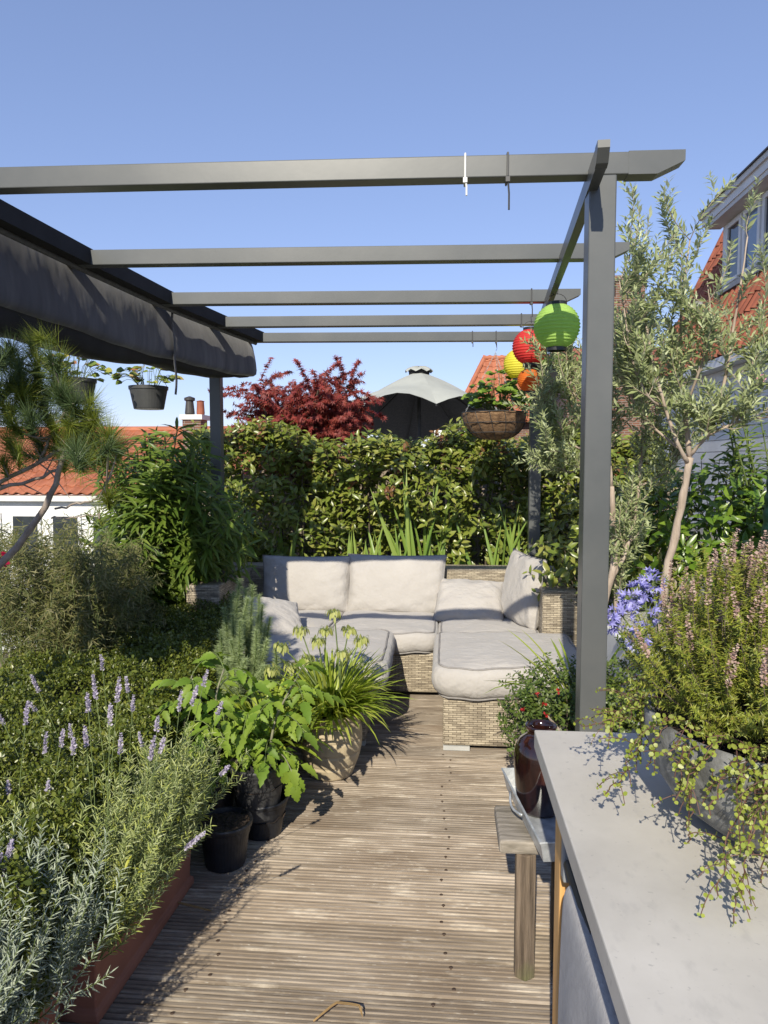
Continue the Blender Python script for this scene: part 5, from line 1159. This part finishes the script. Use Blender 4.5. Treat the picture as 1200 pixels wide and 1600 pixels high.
for x, y, n, kind in ((18, 545, 150, 1), (30, 575, 150, 0), (5, 560, 120, 1), (60, 590, 160, 1), (95, 615, 160, 1), (35, 620, 190, 0), (70, 640, 190, 1), (10, 640, 160, 0), (110, 650, 170, 1), (130, 665, 150, 0), (85, 670, 170, 0), (45, 665, 160, 1), (120, 690, 190, 0), (15, 690, 150, 0), (150, 690, 120, 0), (100, 710, 160, 0), (60, 690, 120, 1), (-10, 600, 160, 1), (5, 720, 110, 0), (140, 640, 110, 1), (80, 560, 90, 1), (168, 775, 110, 0), (155, 800, 20, 0), (130, 720, 110, 0), (-15, 660, 150, 0), (50, 540, 60, 1), (55, 610, 150, 0), (30, 600, 120, 1), (115, 630, 110, 1), (75, 615, 120, 0), (-20, 560, 120, 1), (20, 665, 120, 0), (150, 655, 120, 0), (170, 680, 110, 0), (135, 705, 120, 0), (100, 590, 90, 1), (185, 700, 70, 0), (60, 565, 110, 0)):
    tip = A3(x, y, 2.5 + rng.normal(0, .09)); base = limbs[int(np.argmin([np.linalg.norm(q - tip, axis=1).min() for q in limbs]))]; b0 = base[int(np.argmin(np.linalg.norm(base - tip, axis=1)))]
    P = curve(b0, tip, (0, 0, -.02), 6); tg.tube(P, np.linspace(.004, .003, 6), 5); d = P[-1] - P[-2] + (0, -.01, .02)
    tuft(tip, d, int(n * 2.2), dk if kind else lt)
    tuft(tip + rng.normal(0, .05, 3), d + rng.normal(0, .03, 3), int(n * 1.3), lt if rng.random() < .6 else dk)
for k in range(16):
    b0 = limbs[k % 2][rng.integers(4, 15)]; tg.tube(curve(b0, b0 + rng.normal(0, 1, 3) * (.16, .06, .10), (0, 0, 0), 5), np.linspace(.003, .001, 5), 4)
tg.build('twigs', M['pine_bark'], pn, kind='stuff'); lt.emit(pn, L['pine'], rest='needles'); dk.emit(pn, L['pine_dark'], rest='needles')

# ---- olives in a white planter
wp = thing('white_planter', (1.16, 3.9, 0), 'low white planter box at the foot of the olive trees', 'planter')
MB().box((.86, 3.45, 0), (1.46, 4.35, .62)).build('box', M['white'], wp, bevel=.008); MB().box((.9, 3.49, .621), (1.42, 4.31, .632)).build('gravel', M['pebble'], wp)
def olive(name_label, base, trunk_parts, limbs_, seed, n_tw, box_, leafl=.05, n_ind=300):
    rng = np.random.default_rng(seed); o = thing('olive_tree', base, name_label, 'tree', 'olive trees by the right post'); P_all = []
    for bi, (pts, r0, r1) in enumerate(trunk_parts + limbs_):
        P = np.array(pts); t = np.linspace(0, 1, len(P)); tt = np.linspace(0, 1, 14); P = np.stack([np.interp(tt, t, P[:, i]) for i in range(3)], 1); P[1:-1] = (P[:-2] + 2 * P[1:-1] + P[2:]) / 4
        P[1:-1] += rng.normal(0, r0 * .10, (12, 3)); tk = bi < len(trunk_parts)
        MB().tube(P, np.linspace(r0, r1, 14) * (1 + .12 * np.sin(np.arange(14) * 2.1)), 10).build('trunk' if tk else 'limb', M['bark'], o, smooth=True)
        if not tk or r0 < .02: P_all.append(P)
    lv = Leaves('olive', seed); tw_ = MB(); top, lo, xr = box_
    for i in range(n_tw):
        P = P_all[rng.integers(len(P_all))]; k = rng.integers(3, 14); q = P[k]; dd = nrm(P[min(k + 1, 13)] - P[k - 1])
        d = nrm(dd * .5 + np.array([rng.normal(0, .6), rng.normal(-.1, .5), rng.uniform(.1, 1.1)])); L_ = rng.uniform(.12, .30) * (1.15 if k > 10 else 1)
        e_ = q + d * L_; qx, qy = project(e_)
        if qx > 1085 and qy < 480 and rng.random() < .6: continue
        e_[0] = np.clip(e_[0], *xr); e_[2] = np.clip(e_[2], lo, top)
        Pt = curve(q, e_, rng.normal(0, .02, 3), 7); tw_.tube(Pt, np.linspace(.0024, .001, 7), 5); leafy(lv, Pt, rng, .0125, 2, leafl, .27, .5, .12, .35, .22, .25)
        for j in range(2):
            q2, d2 = along(Pt, [rng.uniform(.2, .8)]); e2 = q2[0] + nrm(d2[0] + rng.normal(0, .5, 3) + (0, 0, .3)) * rng.uniform(.07, .17); leafy(lv, curve(q2[0], e2, (0, 0, 0), 4), rng, .014, 2, leafl * .92, .27, .5, .1, .35, .22, .25)
    tw_.build('twigs', M['bark'], o, kind='stuff'); lv.emit(o, L['olive'], n_ind); return o
B = lambda x, y, Yv: PY(x, y, Yv)
Yo = 3.62
olive('olive tree with single leaning trunk and open silvery crown at right', (B(1030, 960, Yo)[0], Yo, .62),
      [([(*B(1030, 960, Yo)[:2], .6), B(1042, 890, Yo), B(1062, 800, Yo), B(1078, 715, Yo)], .021, .016)],
      [([B(1076, 725, Yo), B(1060, 700, Yo - .05), B(1040, 640, Yo - .06), B(1020, 570, Yo - .06), B(1005, 480, Yo), B(985, 360, Yo)], .011, .003), ([B(1077, 715, Yo), B(1070, 640, Yo), B(1062, 560, Yo + .05), B(1065, 470, Yo + .05), B(1078, 375, Yo + .05)], .013, .003),
       ([B(1078, 712, Yo), B(1105, 680, Yo - .08), B(1150, 660, Yo - .1), B(1210, 650, Yo - .1)], .009, .003), ([B(1105, 682, Yo - .07), B(1130, 610, Yo), B(1145, 520, Yo), B(1160, 430, Yo), B(1168, 370, Yo)], .009, .003), ([B(1070, 640, Yo), B(1100, 560, Yo - .1), B(1110, 480, Yo - .1), B(1105, 440, Yo - .1)], .007, .002),
       ([B(1150, 660, Yo - .1), B(1175, 600, Yo), B(1190, 520, Yo), B(1195, 470, Yo)], .006, .002), ([B(1060, 700, Yo), B(1010, 660, Yo + .1), B(975, 600, Yo + .1), B(962, 540, Yo + .1)], .007, .002), ([B(1040, 640, Yo), B(1010, 620, Yo - .1), B(985, 560, Yo - .1), B(975, 480, Yo - .1), B(968, 440, Yo - .1)], .006, .002)],
      131, 130, (2.76, 1.25, (.85, 2.0)), .056)
Yo = 4.05
olive('bushy olive tree with forked pale trunk behind the right post', (B(943, 960, Yo)[0], Yo, .62),
      [([(*B(940, 985, Yo)[:2], .6), B(945, 930, Yo), B(962, 880, Yo), B(958, 820, Yo), B(955, 760, Yo)], .024, .014), ([B(958, 900, Yo), B(975, 870, Yo), B(992, 815, Yo), B(998, 760, Yo)], .013, .009), ([(*B(963, 985, Yo + .1)[:2], .6), B(962, 920, Yo + .1), B(962, 860, Yo + .1)], .011, .008)],
      [([B(955, 770, Yo), B(930, 700, Yo), B(905, 640, Yo), B(885, 580, Yo)], .010, .003), ([B(955, 760, Yo), B(950, 680, Yo), B(960, 590, Yo), B(965, 500, Yo)], .011, .003), ([B(998, 765, Yo), B(1005, 690, Yo), B(1000, 600, Yo), B(1010, 520, Yo)], .009, .003), ([B(930, 710, Yo), B(880, 690, Yo), B(850, 640, Yo), B(845, 600, Yo)], .008, .002), ([B(950, 690, Yo), B(910, 620, Yo + .2), B(895, 560, Yo + .2)], .007, .002), ([B(1000, 700, Yo), B(1040, 640, Yo + .1), B(1050, 580, Yo + .1)], .007, .002), ([B(930, 720, Yo), B(890, 740, Yo), B(850, 720, Yo)], .006, .002), ([B(998, 760, Yo), B(1040, 740, Yo), B(1070, 700, Yo)], .006, .002)],
      141, 190, (2.25, 1.0, (.45, 1.5)), .052)
# ---- glossy bright shrub
def sprig_shrub(name, label, cat, c, rx, ry, z0, z1, n, leafl, wr, matl, seed, tmpl='ell', n_ind=250, pot=None, spacing=.016, group=None, stemm=None, yb=-.35):
    rng = np.random.default_rng(seed); c = np.asarray(c, float); o = thing(name, c, label, cat, group); lv = Leaves(tmpl, seed); sm = MB()
    for i in range(n):
        v = rdir(rng, 1, .25)[0]; f = rng.random() ** .4; q = c + (v[0] * rx * f, v[1] * ry * f, z0 + (z1 - z0) * np.clip(.5 + .5 * v[2] * f, 0, 1)); d = nrm(v * (1, 1, .7) + (0, yb, .55) + rng.normal(0, .25, 3)); L_ = leafl * rng.uniform(1.2, 2.4)
        P = curve(q, q + d * L_, (0, 0, .01), 4); sm.tube(P, leafl * .022, 4); leafy(lv, P, rng, spacing, 1, leafl, wr, .72, .1, .4, .3, .3)
    for i in range(14):
        v = rdir(rng, 1, .6)[0]; sm.tube(curve(c + (0, 0, max(0.02, z0 - .3)), c + (v[0] * rx * .8, v[1] * ry * .8, z0 + (z1 - z0) * .7), (0, 0, .05)), np.linspace(.006, .002, 8), 5)
    sm.build('stems', stemm or M['dark_bark'], o, kind='stuff'); lv.emit(o, matl, n_ind)
    if pot: MB().lathe([(.001, 0), (pot[0] * .75, 0), (pot[0], pot[1] - .03), (pot[0] * 1.05, pot[1]), (pot[0] * .93, pot[1]), (pot[0] * .9, pot[1] - .05)], c, 28).build('pot', M[pot[2]], o)
    return o
sprig_shrub('glossy_shrub', 'bright green glossy leaved shrub behind the olive trunk at right', 'shrub', (1.72, 4.55, 0), .62, .40, .55, 1.38, 210, .105, .36, L['glossy'], 151, 'ell', 300, (.2, .35, 'grey_plastic'), .02)
sprig_shrub('laurel_shrub', 'dark green shrub between the olive trunks', 'shrub', (1.05, 4.75, 0), .5, .35, .35, 1.3, 150, .085, .40, L['photinia'], 152, 'ell', 150, (.2, .35, 'grey_plastic'), .018)
sprig_shrub('yellow_green_shrub', 'yellow green shrub behind the hanging basket', 'shrub', (.75, 7.4, 0), .55, .2, 1.0, 1.82, 260, .045, .45, L['yellowgreen'], 153, 'ellflat', 100, None, .010)
sprig_shrub('azalea_shrub', 'small leaved azalea left of the near post', 'shrub', (.50, 2.98, 0), .27, .24, .22, .68, 640, .024, .45, L['azalea'], 154, 'ellflat', 250, (.15, .26, 'grey_plastic'), .0052)
sprig_shrub('boxy_shrub', 'dense green shrub right of the near post, under the blue flowers', 'shrub', (.93, 3.02, 0), .30, .26, .28, .86, 520, .024, .42, L['azalea'], 155, 'ellflat', 250, (.17, .3, 'grey_plastic'), .0052)
# protruding azalea branch with red buds
az = bpy.data.objects['azalea_shrub']; bq = curve(PY(880, 1150, 2.85), PY(818, 1092, 2.75), (0, 0, .02), 8)
MB().tube(bq, np.linspace(.006, .003, 8), 6).build('branch', M['bark'], az, smooth=True); lv = Leaves('ellflat', 4); rng = np.random.default_rng(8)
for k in range(60):
    q, d = along(bq, [rng.uniform(.45, 1)]); leafy(lv, np.array([q[0], q[0] + nrm(rng.normal(0, 1, 3) + (-.2, -.3, .6)) * rng.uniform(.03, .08)]), rng, .006, 1, .022, .45, .7, .1, .4, .3)
lv.emit(az, L['azalea'], 100, rest='branch_foliage'); fl = Leaves('ellflat', 6)
for px, py in ((818, 1108), (852, 1117), (850, 1100), (838, 1085), (872, 1080)):
    q = PY(px, py, 2.72)
    for k in range(6): fl.add(q, rdir(rng, 1)[0], rdir(rng, 1)[0], .014, .010)
fl.emit(az, L['red_fl'], 30, name='petal')
# strap-leaved clump by the post, and blue agapanthus
sp = thing('strap_leaf_plant', (.60, 3.18, 0), 'strap leaved plant fanning out left of the near post', 'plant')
MB().lathe([(.001, 0), (.10, 0), (.13, .42), (.12, .42)], (.60, 3.18, 0), 24).build('pot', M['grey_plastic'], sp)
strap_clump(sp, np.array([.60, 3.18, .42]), 60, .28, .48, .016, 161, L['strap'], 60, .05, (.35, 1.2), 1, (0, 1, 2))
s2 = thing('agapanthus_plant', (.98, 3.12, 0), 'blue violet flowering agapanthus right of the near post', 'flower')
MB().lathe([(.001, 0), (.12, 0), (.15, .4), (.14, .4)], (.98, 3.12, 0), 24).build('pot', M['grey_plastic'], s2)
strap_clump(s2, np.array([.98, 3.0, .42]), 60, .22, .42, .02, 162, L['strap'], 60, .05, (.4, 1.2), 1, (0, 1, 2))
bl = Leaves('lance', 163); rng = np.random.default_rng(164)
for px, py, Yk in ((950, 972, 3.0), (1000, 998, 2.85), (985, 935, 3.1), (1020, 910, 3.15), (1012, 955, 2.95), (972, 962, 3.05), (1000, 925, 3.12)):
    tip = PY(px, py, Yk); o = MB().tube(curve((.98 + rng.normal(0, .04), 3.05, .42), tip, (0, 0, .02)), .0035, 6).build('flower_stalk', M['stem_green'], s2)
    pe = MB()
    for j in range(20):
        d = rdir(rng, 1, .25)[0]; e_ = tip + d * rng.uniform(.03, .05); pe.tube([tip, e_], .001, 4); sd = nrm(np.cross(d, rng.normal(0, 1, 3))); s3 = np.cross(d, sd)
        for k in range(6): a = k * 1.047; bl.add(e_, nrm(d + .75 * (sd * math.cos(a) + s3 * math.sin(a))), d, .029, .0085)
    pe.build('pedicels', M['stem_green'], o, kind='stuff')
bl.emit(s2, L['blue_fl'], 300, name='petal', rest='flower_heads')
# ---- rain barrel
rb = thing('rain_barrel', (1.76, 3.6, 0), 'dark green ribbed barrel at the right edge behind the olive', 'barrel')
zt = PY(1195, 706, 3.6)[2]; pf = [(.001, 0), (.22, 0)]
pf += [(.235 + .03 * math.sin(t * math.pi) + .004 * math.sin(t * 120), t * (zt - .08)) for t in np.linspace(0, 1, 80)] + [(.21, zt - .04), (.16, zt - .01), (.10, zt), (.001, zt)]
MB().lathe(pf, (1.76, 3.6, 0), 40).build('body', M['green_barrel'], rb, smooth=True)
MB().lathe([(.10, 0), (.12, .0), (.12, .03), (.001, .035)], (1.76, 3.6, zt), 24).build('lid', M['green_barrel'], rb)
